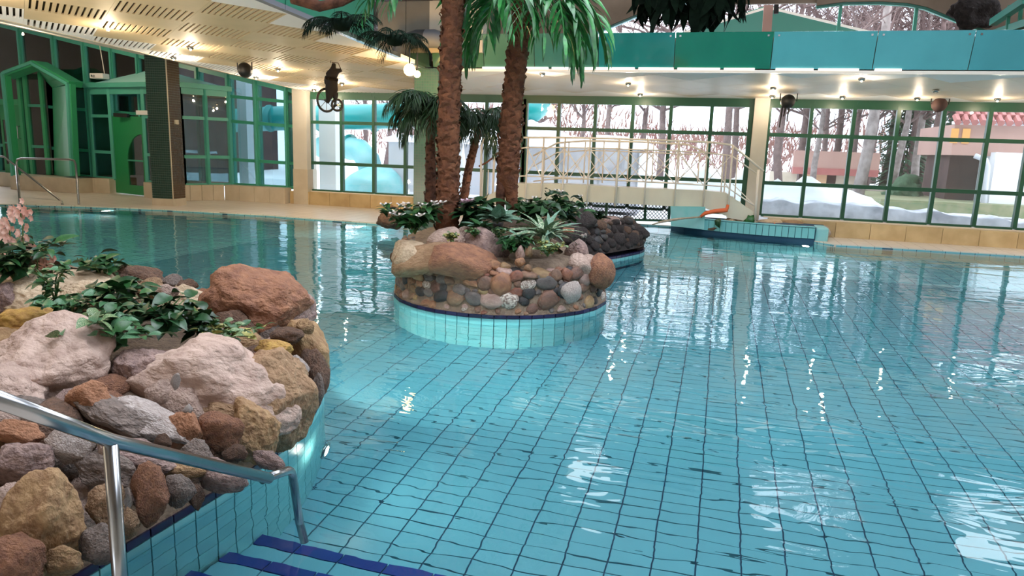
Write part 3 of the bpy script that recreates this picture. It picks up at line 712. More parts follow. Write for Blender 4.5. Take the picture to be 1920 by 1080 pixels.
def island(name, label, out, prof, tone='mortar', vis=lambda p, n: True, ntile=290, top='soil', res=.12, rows=10):
    cx = sum(p[0] for p in out)/len(out); cy_ = sum(p[1] for p in out)/len(out)
    t = thing(name, label, 'island', (cx, cy_, 0)); o = V((cx, cy_, 0))
    # body of mortar and soil: a height field over the outline
    x0 = min(p[0] for p in out); x1 = max(p[0] for p in out); y0 = min(p[1] for p in out); y1 = max(p[1] for p in out)
    rings = [0, .015, .03, .06, .1, .16, .24, .34, .5]
    loop = arclen_pts(out, res); vs = []; fs = []
    n = len(loop)
    nrm = []
    for i, p in enumerate(loop):
        d = (loop[(i+1) % n]-loop[i-1]).normalized(); q = V((d.y, -d.x, 0))
        if dist_poly(out, p.x-q.x*.05, p.y-q.y*.05) < 0: q = -q
        nrm.append(-q)   # inward
    for r in rings:
        for p, q in zip(loop, nrm):
            s = p+q*r; z = prof(r)+.03*noise.noise(V((s.x*5, s.y*5, r*9)))*(r > .03)
            vs.append((s.x-cx, s.y-cy_, z))
    for k in range(len(rings)-1):
        for i in range(n): fs.append((k*n+i, k*n+(i+1) % n, (k+1)*n+(i+1) % n, (k+1)*n+i))
    m_ = MB(); m_.add(vs, fs); ob = m_.build('mortar_bank', tone, t, True)
    m_ = MB(); b0 = (len(rings)-3)*n; tp = [vs[b0+i] for i in range(n)]
    m_.add([(a, b, c-.02) for a, b, c in tp]+[(0, 0, prof(.6))], [(i, (i+1) % n, n) for i in range(n)]); m_.build('soil_bed', top, t, True)
    # core under water with tiles, dark rim band
    MB().poly([(a-cx, b-cy_) for a, b in [(p.x, p.y) for p in [l+q*.012 for l, q in zip(loop, nrm)]]], PF, .0).build('core', 'grout', t)
    rim = arclen_pts(out, .125); rn = len(rim); cand = []
    for i in range(rn):
        a, b = rim[i], rim[(i+1) % rn]
        if (b-a).length > .14: b = a+(b-a).normalized()*.12
        d = (b-a).normalized(); q = V((d.y, -d.x, 0))
        if dist_poly(out, a.x+q.x*.05, a.y+q.y*.05) > 0: q = -q
        mid = (a+b)/2
        if vis(mid, q):
            e = d*.0035
            MB().bar(a+e-o+V((0, 0, .015))-q*.02, b-e-o+V((0, 0, .015))-q*.02, .06, .034).build('band_tile', 'band_tile', t)
            zt = -.005; 
            for j in range(rows):
                hh = .062 if j == 0 else .125
                zb = zt-hh
                cand.append(((mid-CAM).length+.3*j, a+e-o-q*.002, b-e-o-q*.002, zb+.003, zt-.003)); zt = zb
                if zb < PF+.05: break
    cand.sort(key=lambda c: c[0]); rest = MB()
    for i, (_, a, b, za, zb) in enumerate(cand):
        zc = V((0, 0, (za+zb)/2))
        if i < ntile-60: MB().bar(a+zc, b+zc, .02, zb-za).build('tile', 'tile_wall', t)
        else: rest.bar(a+zc, b+zc, .02, zb-za)
    if rest.v: stuff(rest.build('tile_field', 'tile_wall', t))
    return t, o
def facing(p, n): return (p-CAM).normalized().dot(n) < .25
COBM = ['cob_brown']*5+['cob_rust']*3+['cob_grey']*4+['cob_dark']*2+['cob_tan']*2+['cob_pink']*2+['cob_white']
def cobble(t, o, out, prof, rmin, rmax, dmax, n, mats, seed, vis=facing, gap=.93, flat=.55):
    """pack stones over the unrolled bank: (s along the rim, d up the bank)"""
    rnd = random.Random(seed); loop = arclen_pts(out, .02); L_ = len(loop)
    # bank arc length table
    tab = [(0, 0)]; d = 0; s = 0
    while d < dmax: s += math.hypot(.01, prof(d+.01)-prof(d)); d += .01; tab.append((s, d))
    Smax = tab[-1][0]; placed = []
    tries = 0
    while len(placed) < n and tries < n*220:
        tries += 1; f = tries/(n*220.)
        i = rnd.randrange(L_); a = loop[i]; dv = (loop[(i+2) % L_]-loop[i-2]).normalized(); q = V((dv.y, -dv.x, 0))
        if dist_poly(out, a.x+q.x*.05, a.y+q.y*.05) > 0: q = -q
        if not vis(a, q): continue
        rx = rnd.uniform(rmin, rmax)*(1-.6*f); ry = rx*rnd.uniform(.6, 1.0); sv = rnd.uniform(ry*.9, Smax); s_ = i*.02
        ok = True
        for (s2, v2, r2, r3) in placed:
            ds = abs(s_-s2); ds = min(ds, L_*.02-ds); dv_ = abs(sv-v2)
            if (ds/(rx+r2))**2+(dv_/(ry+r3))**2 < gap: ok = False; break
        if not ok: continue
        placed.append((s_, sv, rx, ry))
        dd = next((d_ for (ss, d_) in tab if ss >= sv), dmax)
        nd = prof(dd+.01)-prof(dd-.01 if dd > .01 else 0); ang = math.atan2(nd, .02)
        nn = q*math.sin(ang)+V((0, 0, 1))*math.cos(ang)
        p = a-q*dd+V((0, 0, prof(dd)))+nn*ry*.05
        X = dv; Z = nn.cross(X).normalized()
        rot = Matrix.Rotation(rnd.uniform(-.35, .35), 3, nn) @ Matrix((X, nn, Z)).transposed()
        ob = link('stone', rock_mesh(rnd.randrange(12), 2, .15, 5), rnd.choice(mats), t)
        ob.matrix_local = Matrix.Translation(p-o) @ rot.to_4x4() @ Matrix.Diagonal((rx*.97, ry*flat, ry*.97, 1))
    return placed
def boulder(t, o, px, py, w, h, D, mat, seed, sub=4, amp=.18, cuts=7, fine=.1, dep=1., roll=0, name='boulder', label=None):
    p = at(px, py, D=D); k = D/1385.
    ob = link(name, rock_mesh(seed, sub, amp, cuts, fine), mat, t)
    sx, sz = w/2*k, h/2*k; sy = (sx+sz)/2*dep
    R_ = Matrix((r0, V((-math.sin(YAW), math.cos(YAW), 0)), V((0, 0, 1)))).transposed() @ Matrix.Rotation(roll, 3, 'Y')
    ob.matrix_local = Matrix.Translation(p-o) @ R_.to_4x4() @ Matrix.Diagonal((sx, sy, sz, 1))
    if label: ob['label'] = label
    return ob

# ---- middle island
ca = V((-2.29, 7.77)); bk = V((-3.05, 9.35)); out1 = []
for k in range(24):
    a = 2*math.pi*k/24; d = V((math.cos(a), math.sin(a)))
    c = ca if d.dot(V((-.43, .9))) < 0 else bk
    out1.append(tuple(c+d*(1.2 if c is ca else 1.1)))
def prof1(d): 
    if d < .03: return .03+d*2
    if d < .07: return .09+(d-.03)*8
    return min(.41+(d-.07)*.35, .52)
isl1, o1 = island('stone_island', 'round planted island of mortared cobbles in the middle of the pool', out1, prof1, vis=facing, rows=10)
def facing1(p, n): return (p-CAM).normalized().dot(n) < .15 and p.y < 8.6
cobble(isl1, o1, out1, prof1, .055, .12, .16, 300, COBM, 5, vis=facing1, gap=.62, flat=.5)
for i, a in enumerate([
    (770, 480, 62, 58, 7.45, 'cream_rock', 1.2, .1), (800, 486, 120, 62, 7.4, 'tan_rock', 1, -.25), (862, 490, 118, 62, 7.15, 'rust_rock', 1, .05), (836, 450, 62, 42, 7.5, 'pink_rock', 1, 0),
    (905, 460, 70, 56, 7.55, 'mauve_rock', 1, .4), (878, 448, 50, 40, 7.7, 'pink_rock', 1, .5), (940, 470, 40, 26, 7.7, 'mauve_rock', 1, .3),
    (1082, 478, 44, 50, 7.85, 'mauve_rock', 1, 0), (1088, 502, 52, 46, 7.45, 'pink_rock', 1, .3), (1122, 512, 48, 62, 7.5, 'rust_rock', 1, .1), (1103, 492, 34, 26, 7.5, 'pink_rock', 1, .2), (1070, 548, 34, 36, 6.98, 'white_rock', .6, .3),
    (976, 475, 16, 30, 7.2, 'cob_pink', .8, 0), (992, 472, 15, 18, 7.2, 'cob_tan', .8, 0), (975, 492, 18, 18, 7.1, 'cob_rust', .8, 0), (990, 503, 14, 12, 7.05, 'cob_tan', .8, 0), (926, 498, 24, 18, 7.1, 'cob_rust', .8, 0), (946, 501, 20, 16, 7.1, 'cob_tan', .8, 0),
    (1000, 446, 60, 20, 7.9, 'tan_rock', 1, 0), (760, 500, 30, 20, 7.3, 'tan_rock', 1, 0), (742, 480, 20, 26, 7.6, 'brown_rock', 1, 0)]):
    px, py, w, h, D, mt, dp, rl = a; boulder(isl1, o1, px, py, w*1.08, h*1.08, D, mt, 60+i, 3, .15, 6, .06, dp, rl)

# ---- dark island behind it
out2 = smooth_outline([(-1.0, 12.4), (-1.45, 11.2), (-1.95, 10.3), (-2.7, 10.6), (-3.9, 11.4), (-4.3, 12.8), (-3.2, 13.6), (-1.6, 13.5)], 2)
def prof2(d):
    if d < .04: return .1+d*3
    return min(.22+(d-.04)*1.3, .5)
isl2, o2 = island('dark_rock_island', 'low island of dark rocks behind the palm island', out2, prof2, tone='dark_rock', vis=facing, rows=6, ntile=200, res=.2)
cobble(isl2, o2, out2, prof2, .08, .15, .3, 110, ['dark_rock', 'dark_rock', 'cob_dark', 'brown_rock'], 9, vis=lambda p, n: facing(p, n) and p.x > -2.8, gap=.8, flat=.7)
for i, a in enumerate([(1090, 415, 60, 46, 11.0, 'dark_rock'), (1075, 440, 60, 40, 10.8, 'dark_rock'), (1128, 440, 44, 30, 11.4, 'brown_rock'), (1150, 425, 44, 40, 11.9, 'mauve_rock'), (1180, 434, 62, 34, 12.2, 'dark_rock'), (1190, 460, 36, 24, 12.2, 'dark_rock'), (1110, 462, 50, 26, 11.2, 'brown_rock'), (1160, 458, 40, 22, 11.8, 'brown_rock'), (1092, 443, 7, 8, 10.6, 'white_rock'), (1098, 441, 6, 7, 10.6, 'white_rock'), (1124, 454, 5, 7, 11.1, 'white_rock'), (1143, 457, 6, 6, 11.3, 'white_rock'), (1191, 456, 16, 9, 12.0, 'white_rock'), (1182, 441, 8, 12, 12.0, 'pink_rock'), (1173, 465, 5, 4, 11.8, 'white_rock')]):
    px, py, w, h, D, mt = a; boulder(isl2, o2, px, py, w, h, D, mt, 90+i, 3, .2, 6, .08)
ob = link('edge_boulder', rock_mesh(88, 4, .2, 7, .1), 'brown_rock', None, at(734, 407, D=13.6), None, (.26, .25, .2)); tag(ob, 'brown boulder on the deck edge left of the palm island', 'rock')

# ---- foreground island
out3 = smooth_outline([(-2.22, .2), (-2.21, 1.4), (-2.17, 2.3), (-2.11, 2.95), (-2.2, 3.55), (-2.42, 4.15), (-2.78, 4.62), (-3.4, 4.85), (-4.4, 5.1), (-5.6, 5.6), (-7, 5.9), (-8.1, 5.6), (-8.1, .2)], 2)
def prof3(d):
    if d < .04: return .03+d*2
    if d < .2: return .11+(d-.04)*1.5
    return min(.35+(d-.2)*.5, .5)
isl3, o3 = island('boulder_island', 'large planted bank of pale and rust boulders in the left foreground', out3, prof3, vis=lambda p, n: p.y > 1.2 and p.x > -6, rows=10)
cobble(isl3, o3, out3, prof3, .07, .16, .5, 150, ['brown_rock', 'grey_rock', 'tan_rock', 'rust_rock', 'mauve_rock', 'ochre_rock', 'pink_rock', 'grey_rock'], 21, vis=lambda p, n: 1.3 < p.y < 5.2 and p.x > -5, gap=.8, flat=.7)
FG = [
 # px, py, w, h, D, mat, seed, depth, roll
 (480, 572, 176, 128, 4.65, 'rust_rock', 1, 1, .15), (540, 588, 90, 90, 4.75, 'mauve_rock', 2, 1, .5), (572, 650, 76, 112, 4.3, 'ochre_rock', 3, 1, -.35), (430, 612, 90, 60, 4.4, 'brown_rock', 4, .8, .1),
 (590, 700, 46, 90, 4.15, 'brown_rock', 5, .8, 0), (345, 560, 110, 46, 4.95, 'cream_rock', 6, 1, .1), (312, 547, 40, 28, 4.7, 'pink_rock', 7, 1, 0), (322, 527, 36, 22, 5.0, 'grey_rock', 8, 1, 0), (350, 535, 40, 22, 5.0, 'brown_rock', 9, 1, 0),
 (262, 520, 90, 44, 5.0, 'brown_rock', 10, 1, .2), (285, 540, 44, 40, 4.85, 'tan_rock', 11, 1, 0), (225, 530, 50, 34, 4.9, 'brown_rock', 12, 1, 0), (150, 552, 200, 76, 4.7, 'cream_rock', 13, 1, .12), (70, 560, 150, 66, 4.5, 'cream_rock', 14, 1, .05), (185, 560, 110, 50, 4.5, 'cream_rock', 15, 1, .2),
 (10, 560, 60, 60, 4.4, 'mauve_rock', 16, 1, 0), (50, 612, 120, 66, 4.0, 'yellow_rock', 17, 1, -.1), (20, 650, 90, 60, 3.7, 'ochre_rock', 18, 1, 0), (270, 585, 80, 36, 4.4, 'tan_rock', 19, 1, 0),
 (98, 700, 210, 180, 3.3, 'pink_rock', 20, 1, .12), (20, 745, 150, 130, 3.0, 'pink_rock', 21, .9, .3), (172, 710, 50, 60, 3.4, 'brown_rock', 22, .9, 0), (262, 705, 106, 96, 3.35, 'mauve_rock', 23, 1, .2), (250, 690, 80, 60, 3.4, 'pink_rock', 24, 1, 0),
 (410, 735, 275, 185, 3.4, 'pink_rock', 25, .8, .12), (330, 690, 70, 60, 3.6, 'orange_rock', 26, .9, 0), (502, 760, 140, 180, 3.48, 'tan_rock', 27, .8, -.1), (420, 790, 150, 90, 3.25, 'tan_rock', 28, .7, .3), (478, 810, 110, 120, 3.2, 'ochre_rock', 29, .7, -.3), (540, 700, 80, 60, 3.75, 'tan_rock', 30, 1, .2),
 (515, 655, 66, 30, 3.95, 'yellow_rock', 31, 1, .1), (540, 628, 60, 30, 4.1, 'brown_rock', 32, 1, 0), (572, 612, 30, 30, 4.2, 'ochre_rock', 33, 1, 0), (560, 690, 36, 50, 3.85, 'white_rock', 34, .8, -.4),
 (557, 748, 42, 84, 3.7, 'rust_rock', 35, .8, 0), (596, 735, 26, 60, 3.85, 'grey_rock', 36, .8, 0), (170, 745, 80, 66, 2.95, 'orange_rock', 37, .8, .1), (60, 775, 110, 60, 2.85, 'grey_rock', 38, .7, .35), (220, 782, 150, 60, 2.95, 'grey_rock', 39, .8, .4), (275, 790, 150, 70, 3.0, 'white_rock', 40, .8, .5),
 (345, 808, 66, 80, 3.0, 'orange_rock', 41, .8, -.3), (300, 740, 60, 60, 3.2, 'pink_rock', 42, .8, .4), (345, 760, 90, 70, 3.2, 'pink_rock', 43, .7, .6), (410, 810, 80, 76, 3.05, 'rust_rock', 44, .7, 0), (412, 890, 92, 56, 2.8, 'mauve_rock', 45, .8, .1), (370, 850, 60, 60, 2.9, 'grey_rock', 46, .8, .1),
 (30, 812, 90, 50, 2.6, 'orange_rock', 47, .7, .2), (40, 865, 110, 90, 2.5, 'mauve_rock', 48, .8, .1), (135, 832, 100, 80, 2.6, 'white_rock', 49, .8, .25), (205, 840, 40, 50, 2.6, 'pink_rock', 50, .8, 0), (200, 880, 110, 70, 2.6, 'grey_rock', 51, .8, .2), (262, 860, 110, 70, 2.7, 'mauve_rock', 52, .8, .3),
 (85, 975, 150, 190, 2.3, 'ochre_rock', 53, .7, .05), (20, 950, 80, 100, 2.3, 'pink_rock', 54, .7, 0), (20, 1060, 130, 120, 2.12, 'rust_rock', 55, .7, .1), (195, 945, 66, 90, 2.45, 'tan_rock', 56, .7, 0), (192, 1025, 80, 80, 2.3, 'grey_rock', 57, .7, 0), (120, 1050, 70, 60, 2.2, 'ochre_rock', 58, .7, 0),
 (285, 930, 66, 110, 2.55, 'rust_rock', 59, .7, -.1), (275, 905, 50, 40, 2.6, 'brown_rock', 60, .7, 0), (336, 920, 52, 66, 2.62, 'grey_rock', 61, .7, 0), (330, 880, 90, 44, 2.75, 'ochre_rock', 62, .8, .1), (365, 930, 30, 50, 2.7, 'brown_rock', 63, .7, 0), (238, 985, 40, 60, 2.42, 'tan_rock', 64, .7, 0), (440, 850, 40, 36, 2.95, 'brown_rock', 65, .8, 0), (500, 860, 60, 30, 3.0, 'mauve_rock', 66, .7, .4), (330, 715, 16, 30, 3.1, 'white_rock', 67, .7, .3), (352, 770, 18, 26, 3.0, 'white_rock', 68, .7, .3), (305, 830, 30, 30, 2.85, 'brown_rock', 69, .7, 0)]
for a in FG:
    px, py, w, h, D, mt, sd, dp, rl = a
    lab = None
    if w > 140: lab = {'pink_rock': 'large pale pink pitted boulder', 'rust_rock': 'large rust-brown boulder', 'cream_rock': 'broad cream boulder', 'ochre_rock': 'large ochre boulder'}.get(mt)
    boulder(isl3, o3, px, py, w*1.06, h*1.06, D, mt, 100+sd, 5 if w > 100 else 4, .2, 8, .085, dp, rl, label=lab)

# ================================================================= STEPS AND HANDRAILS
stp = thing('pool_steps', 'turquoise tiled pool steps with dark blue nosings beside the boulder bank', 'steps', (-1.2, 2.2, -.6))
for k in range(6):
    Y1 = 1.66+.26*k; zt = -.12-.115*k; x0, x1 = -2.12, -.2
    MB().box((x0+1.2, -1.1, PF+.6), (x1+1.2, Y1-2.2, zt+.6-.012)).build('step_core', 'grout', stp)
    n = 8; w = (x1-x0)/n
    for i in range(n):
        a = x0+i*w+1.2
        MB().box((a+.004, Y1-.07-2.2, zt+.6-.012), (a+w-.004, Y1+.006-2.2, zt+.6)).build('nosing_tile', 'nosing_tile', stp)
        MB().box((a+.004, Y1-.262-2.2, zt+.6-.012), (a+w-.004, Y1-.078-2.2, zt+.6)).build('tread_tile', 'tile', stp)
def tubes(name, label, parts, loc=(0, 0, 0), group=None, mat='steel'):
    t = thing(name, label, 'handrail', loc, group)
    for nm, pts, r in parts: MB().tube([V(p)-V(loc) for p in pts], r, 14).build(nm, mat, t, True)
    return t
A = at(-40, 736, D=1.62); B = at(207, 826, D=2.1); C_ = at(505, 897, D=2.78)
E_ = at(548, 886, D=2.98); 
foot = at(572, 1050, D=2.98); p207 = at(207, 826, D=2.1); foot2 = V((p207.x-.01, p207.y+.0, -.35))
def arc(a, b, c, n=6): return [a.lerp(b, t).lerp(b.lerp(c, t), t) for t in [i/n for i in range(n+1)]]
tubes('steel_handrail', 'thick brushed steel handrail leading down the pool steps in the foreground', [
    ('top_rail', [A, B, C_], .0225), ('post', [B-V((0, 0, .01)), foot2], .0225),
    ('lower_loop', [C_-V((.02, .02, 0)), C_.lerp(E_, .5)+V((0, 0, .012))] + arc(C_.lerp(E_, .8)+V((0, 0, .014)), E_+V((0, 0, .014)), E_+(foot-E_)*.08) + [foot], .019)], (C_.x, C_.y, 0))
for nm, lab, pts in (('pool_ladder_rail', 'sloping steel rail rising from the far pool edge at the left', [at(117, 384, Z=0), at(116, 378, D=17.6), at(108, 372, D=17.6), at(8, 294, D=18.5), at(-20, 290, D=18.6)]),):
    t = tubes(nm, lab, [('rail', pts, .025), ('post', [at(38, 384, Z=0), at(30, 312, D=18.2)], .025)], (pts[0].x, pts[0].y, 0))
q = [at(38, 384, Z=.0), at(31, 305, D=18.1), at(33, 299, D=18.1), at(40, 297, D=18), at(130, 299, D=17.3), at(139, 301, D=17.3), at(142, 308, D=17.3), at(148, 384, Z=0)]
tubes('pool_guard_rail', 'steel hoop-shaped guard rail standing on the far left pool edge', [('hoop', q, .025)], (q[-1].x, q[-1].y, 0))

# ================================================================= PLANTS
def leaf_mesh(L_=1., w=.3, fold=.25, bend=.35, n=5, tip=1.):
    key = ('leaf', L_, w, fold, bend, n)
    if key in ROCKS: return ROCKS[key]
    vs = []; fs = []
    for i in range(n+1):
        t = i/n; ww = w*math.sin(math.pi*min(1, t**.8*.98+.02))**.8 if 0 < i < n else 0
        x = t*L_; z = -bend*t*t*L_+.06*L_*math.sin(t*3)
        vs += [(x, -ww, z+ww*fold), (x, 0, z), (x, ww, z+ww*fold)]
    for i in range(n):
        a = i*3; fs += [(a, a+3, a+4, a+1), (a+1, a+4, a+5, a+2)]
    me = bpy.data.meshes.new('leaf'); me.from_pydata(vs, [], fs); me.polygons.foreach_set('use_smooth', [True]*len(me.polygons)); me.materials.append(None)
    ROCKS[key] = me; return me
def orient(dirv, roll=0, s=1.):
    d = dirv.normalized(); y = V((0, 0, 1)).cross(d)
    if y.length < .05: y = V((0, 1, 0))
    y.normalize(); z = d.cross(y)
    M = Matrix((d, y, z)).transposed() @ Matrix.Rotation(roll, 3, 'X')
    return M.to_4x4() @ Matrix.Scale(s, 4)
def plant(name, label, base, n, size, spread, height, mats, w=.3, bend=.35, seed=0, cat='plant', up=.5, stems=6, flowers=None, fold=.25, clump=False, group=None, nleaf=5):
    """leafy plant: stems fan out of the base and carry single leaves"""
    rnd = random.Random(seed); t = thing(name, label, cat, tuple(base), group); lm = leaf_mesh(1, w, fold, bend, nleaf)
    st = MB(); tips = []
    for i in range(stems):
        a = 2*math.pi*(i+rnd.random()*.6)/stems; r = spread*rnd.uniform(.35, 1); h = height*rnd.uniform(.55, 1)*(1-.35*(r/spread)**2)
        p = [V((0, 0, -.02)), V((math.cos(a)*r*.35, math.sin(a)*r*.35, h*.6)), V((math.cos(a)*r, math.sin(a)*r, h))]
        st.tube(p, [.006, .005, .003], 5); tips.append(p)
    st.build('stem', 'stem', t)
    for i in range(n):
        if clump: pos = V((rnd.gauss(0, .02), rnd.gauss(0, .02), 0)); a = 2*math.pi*i*.382; el = rnd.uniform(.25, 1.25)*up*1.6; d = V((math.cos(a)*math.cos(el), math.sin(a)*math.cos(el), math.sin(el)))
        else:
            p = tips[i % stems]; u = rnd.uniform(.25, 1.02); pos = p[0].lerp(p[1], u*2) if u < .5 else p[1].lerp(p[2], u*2-1)
            a = rnd.uniform(0, 6.28); d = V((math.cos(a), math.sin(a), rnd.uniform(-.35, .9)*up*1.4)); pos = pos+V((rnd.gauss(0, spread*.12), rnd.gauss(0, spread*.12), rnd.gauss(0, height*.06)))
        s = size*rnd.uniform(.65, 1.15)
        o = link('leaf', lm, rnd.choice(mats), t); o.matrix_local = Matrix.Translation(pos) @ orient(d, rnd.uniform(-.7, .7), s)
    if flowers:
        fm, fn, fs_ = flowers
        for i in range(fn):
            p = tips[i % stems]; c = p[2]+V((rnd.gauss(0, spread*.2), rnd.gauss(0, spread*.2), rnd.uniform(0, .04)))
            mb = MB()
            for j in range(5):
                a = j*1.257; d = V((math.cos(a), math.sin(a), .45)); s2 = V((-math.sin(a), math.cos(a), 0))
                mb.add([c, c+d*fs_*.55+s2*fs_*.35, c+d*fs_, c+d*fs_*.55-s2*fs_*.35], [(0, 1, 2, 3)])
            mb.build('flower', fm, t)
    return t
# foreground
plant('flowering_shrub', 'pink-flowered shrub with dark leaves at the left edge of the boulder bank', at(26, 520, D=4.55), 170, .14, .32, .34, ['leaf_dark', 'leaf_dark', 'leaf_mid'], .2, .3, 1, stems=9)
for i, (px, py, s, n) in enumerate(((18, 432, .075, 16), (38, 398, .05, 12), (14, 415, .06, 10), (66, 470, .05, 8), (95, 488, .045, 7), (20, 530, .05, 8), (80, 505, .04, 6), (2, 480, .05, 6))):
    b = at(px, py, D=4.5+.05*i); rnd = random.Random(i); t = thing('pink_blossom', ('large pale pink flower cluster at the far left', 'topmost pale pink flower cluster over the water', 'second pink flower cluster beside the largest one', 'pinkish flower cluster above the cream rock', 'yellowish pink flower cluster at the right side of the shrub', 'lowest pink flower cluster beside the brown rock', 'small pink flower cluster below the yellowish one', 'pink flower cluster cut by the left picture edge')[i], 'flower', tuple(b), 'pink flowers of the shrub')
    MB().tube([(0, 0, -.2), (.01, 0, -.08), (0, 0, 0)], .004, 5).build('stem', 'stem', t)
    for k in range(n*2):
        c = V((rnd.gauss(0, s*.6), rnd.gauss(0, s*.6), rnd.gauss(0, s*.6))); mb = MB()
        for j in range(5):
            a = j*1.257+k; d = V((math.cos(a), -.3, math.sin(a))); s2 = V((-math.sin(a), 0, math.cos(a))); q = .022
            mb.add([c, c+d*q*.55+s2*q*.5, c+d*q*1.1, c+d*q*.55-s2*q*.5], [(0, 1, 2, 3)])
        mb.build('flower', 'petal_pink', t)
plant('trailing_vine', 'trailing vine with small paired leaves hanging over the cream boulder', at(105, 575, D=3.9)+V((0, 0, .05)), 60, .07, .13, .32, ['leaf_mid', 'leaf_ivy'], .28, .3, 3, stems=4)
plant('small_shrub', 'small dark shrub with upright sprigs at the far edge of the boulder bank', at(195, 528, D=4.8)+V((0, 0, .04)), 60, .1, .24, .16, ['leaf_dark', 'leaf_mid'], .28, .2, 4, stems=7)
plant('sprig', 'thin sprig of five leaves standing against the water', at(155, 516, D=4.8), 9, .06, .05, .17, ['leaf_mid'], .22, .1, 5, stems=2)
plant('broad_leaf_plant', 'dark glossy broad-leaved plant in the middle of the boulder bank', at(305, 640, D=3.8)+V((0, 0, .06)), 110, .125, .3, .22, ['leaf_dark', 'leaf_dark', 'leaf_mid'], .3, .3, 6, stems=8)
plant('broad_leaf_plant', 'dark broad-leaved plant rising over the variegated ivy', at(215, 600, D=4.0)+V((0, 0, .05)), 70, .125, .24, .24, ['leaf_dark', 'leaf_mid'], .3, .3, 7, stems=6)
plant('variegated_ivy', 'pale-edged green ivy between the two pink boulders', at(205, 672, D=3.45)+V((0, 0, .07)), 190, .08, .24, .2, ['leaf_ivy', 'leaf_ivy', 'leaf_varieg', 'leaf_mid'], .34, .3, 8, stems=9, up=.7)
plant('variegated_ivy', 'looser ivy shoots left of the thick ivy above the yellow rock', at(135, 606, D=3.8)+V((0, 0, .05)), 90, .07, .22, .14, ['leaf_ivy', 'leaf_mid'], .34, .3, 18, stems=6)
plant('dark_leaf_plant', 'dark narrow-leaved plant left of the brown boulder', at(375, 640, D=3.9)+V((0, 0, .04)), 90, .09, .17, .16, ['leaf_dark', 'leaf_mid'], .25, .3, 9, stems=7)
plant('cream_leaf_plant', 'low creeper with yellowish cream leaves below the brown boulder', at(425, 650, D=3.85)+V((0, 0, .05)), 100, .06, .22, .08, ['leaf_cream', 'leaf_varieg', 'leaf_mid'], .3, .2, 10, stems=9)
# palm island
plant('white_flower_bush', 'bushy green plant with white flowers at the left of the palm island', at(778, 446, D=7.6)+V((0, 0, .06)), 190, .15, .34, .36, ['leaf_mid', 'leaf_dark', 'leaf_mid'], .26, .3, 11, stems=10, flowers=('petal_white', 24, .06))
plant('dark_anthurium', 'tall dark plant right of the front palm trunk', at(892, 432, D=8.0), 70, .22, .26, .42, ['leaf_dark'], .3, .35, 12, stems=6)
plant('silver_leaf_plant', 'pale silver-leaved plant in front of the second palm trunk', at(932, 430, D=7.8)+V((0, 0, .08)), 34, .28, .1, .1, ['leaf_silver'], .2, .3, 13, stems=3, clump=True, up=.55)
plant('silver_leaf_plant', 'smaller silver-leaved plant nearest the front palm trunk', at(900, 440, D=7.6)+V((0, 0, .05)), 26, .2, .08, .08, ['leaf_silver', 'leaf_mid'], .2, .3, 14, stems=3, clump=True, up=.5)
plant('strap_leaf_plant', 'spider plant with long pale striped strap leaves', at(1022, 458, D=7.6)+V((0, 0, .05)), 46, .4, .05, .04, ['leaf_blade', 'leaf_blade', 'leaf_silver'], .07, .55, 15, stems=3, clump=True, up=.62, fold=.5)
plant('variegated_bush', 'small-leaved cream and green bush below the spider plant', at(1026, 492, D=7.15)+V((0, 0, .08)), 200, .06, .2, .16, ['leaf_varieg', 'leaf_cream', 'leaf_varieg'], .35, .2, 16, stems=10)
plant('fern_bush', 'dark green leafy bush left of the spider plant', at(958, 484, D=7.25)+V((0, 0, .07)), 90, .12, .17, .16, ['leaf_mid', 'leaf_dark'], .3, .3, 17, stems=7)
plant('back_bush', 'dark bush behind the second palm trunk', at(1000, 425, D=8.6)+V((0, 0, .05)), 110, .2, .42, .4, ['leaf_dark', 'leaf_mid'], .26, .35, 19, stems=9, flowers=('petal_white', 6, .05))
plant('back_bush', 'mid green bush at the right rear of the palm island', at(1056, 425, D=9.0)+V((0, 0, .05)), 90, .19, .36, .4, ['leaf_mid', 'leaf_dark'], .24, .35, 20, stems=9, flowers=('petal_white', 5, .05))
plant('succulent', 'small pale mottled succulent on the rust boulder', at(846, 458, D=7.2)+V((0, 0, .04)), 70, .055, .1, .08, ['leaf_varieg', 'leaf_cream'], .35, .2, 21, stems=5)
plant('mottled_plant', 'small white-speckled plant left of the silver-leaved one', at(890, 448, D=7.45)+V((0, 0, .04)), 70, .045, .1, .09, ['leaf_varieg', 'leaf_mid'], .35, .2, 22, stems=5)
plant('mottled_plant', 'small white-speckled plant below the large silver leaves', at(934, 450, D=7.4)+V((0, 0, .04)), 80, .045, .12, .1, ['leaf_varieg', 'leaf_dark'], .35, .2, 23, stems=5)
plant('grass_tuft', 'blue-green blade tuft left of the spider plant', at(972, 458, D=7.5)+V((0, 0, .04)), 34, .25, .05, .04, ['leaf_silver', 'leaf_mid'], .08, .6, 24, stems=3, clump=True, up=.5)
plant('orchid', 'orchid with large pale pink flowers beside the front trunk', at(872, 405, D=7.95), 8, .2, .06, .2, ['leaf_dark'], .14, .4, 25, stems=4, flowers=('petal_lilac', 11, .075))
plant('rock_plant', 'dark spiky plant on the dark rock island', at(1122, 412, D=11.6), 40, .2, .1, .1, ['hang_dark', 'leaf_dark'], .1, .3, 26, stems=4, clump=True, up=.7)
yb = tag(MB().box((-.06, -.04, -.02), (.06, .04, .02)).build('yellow_block', 'orange_rock'), 'small yellow block between the spider plant and the dark rocks', 'block'); yb.location = at(1066, 431, D=8.4)

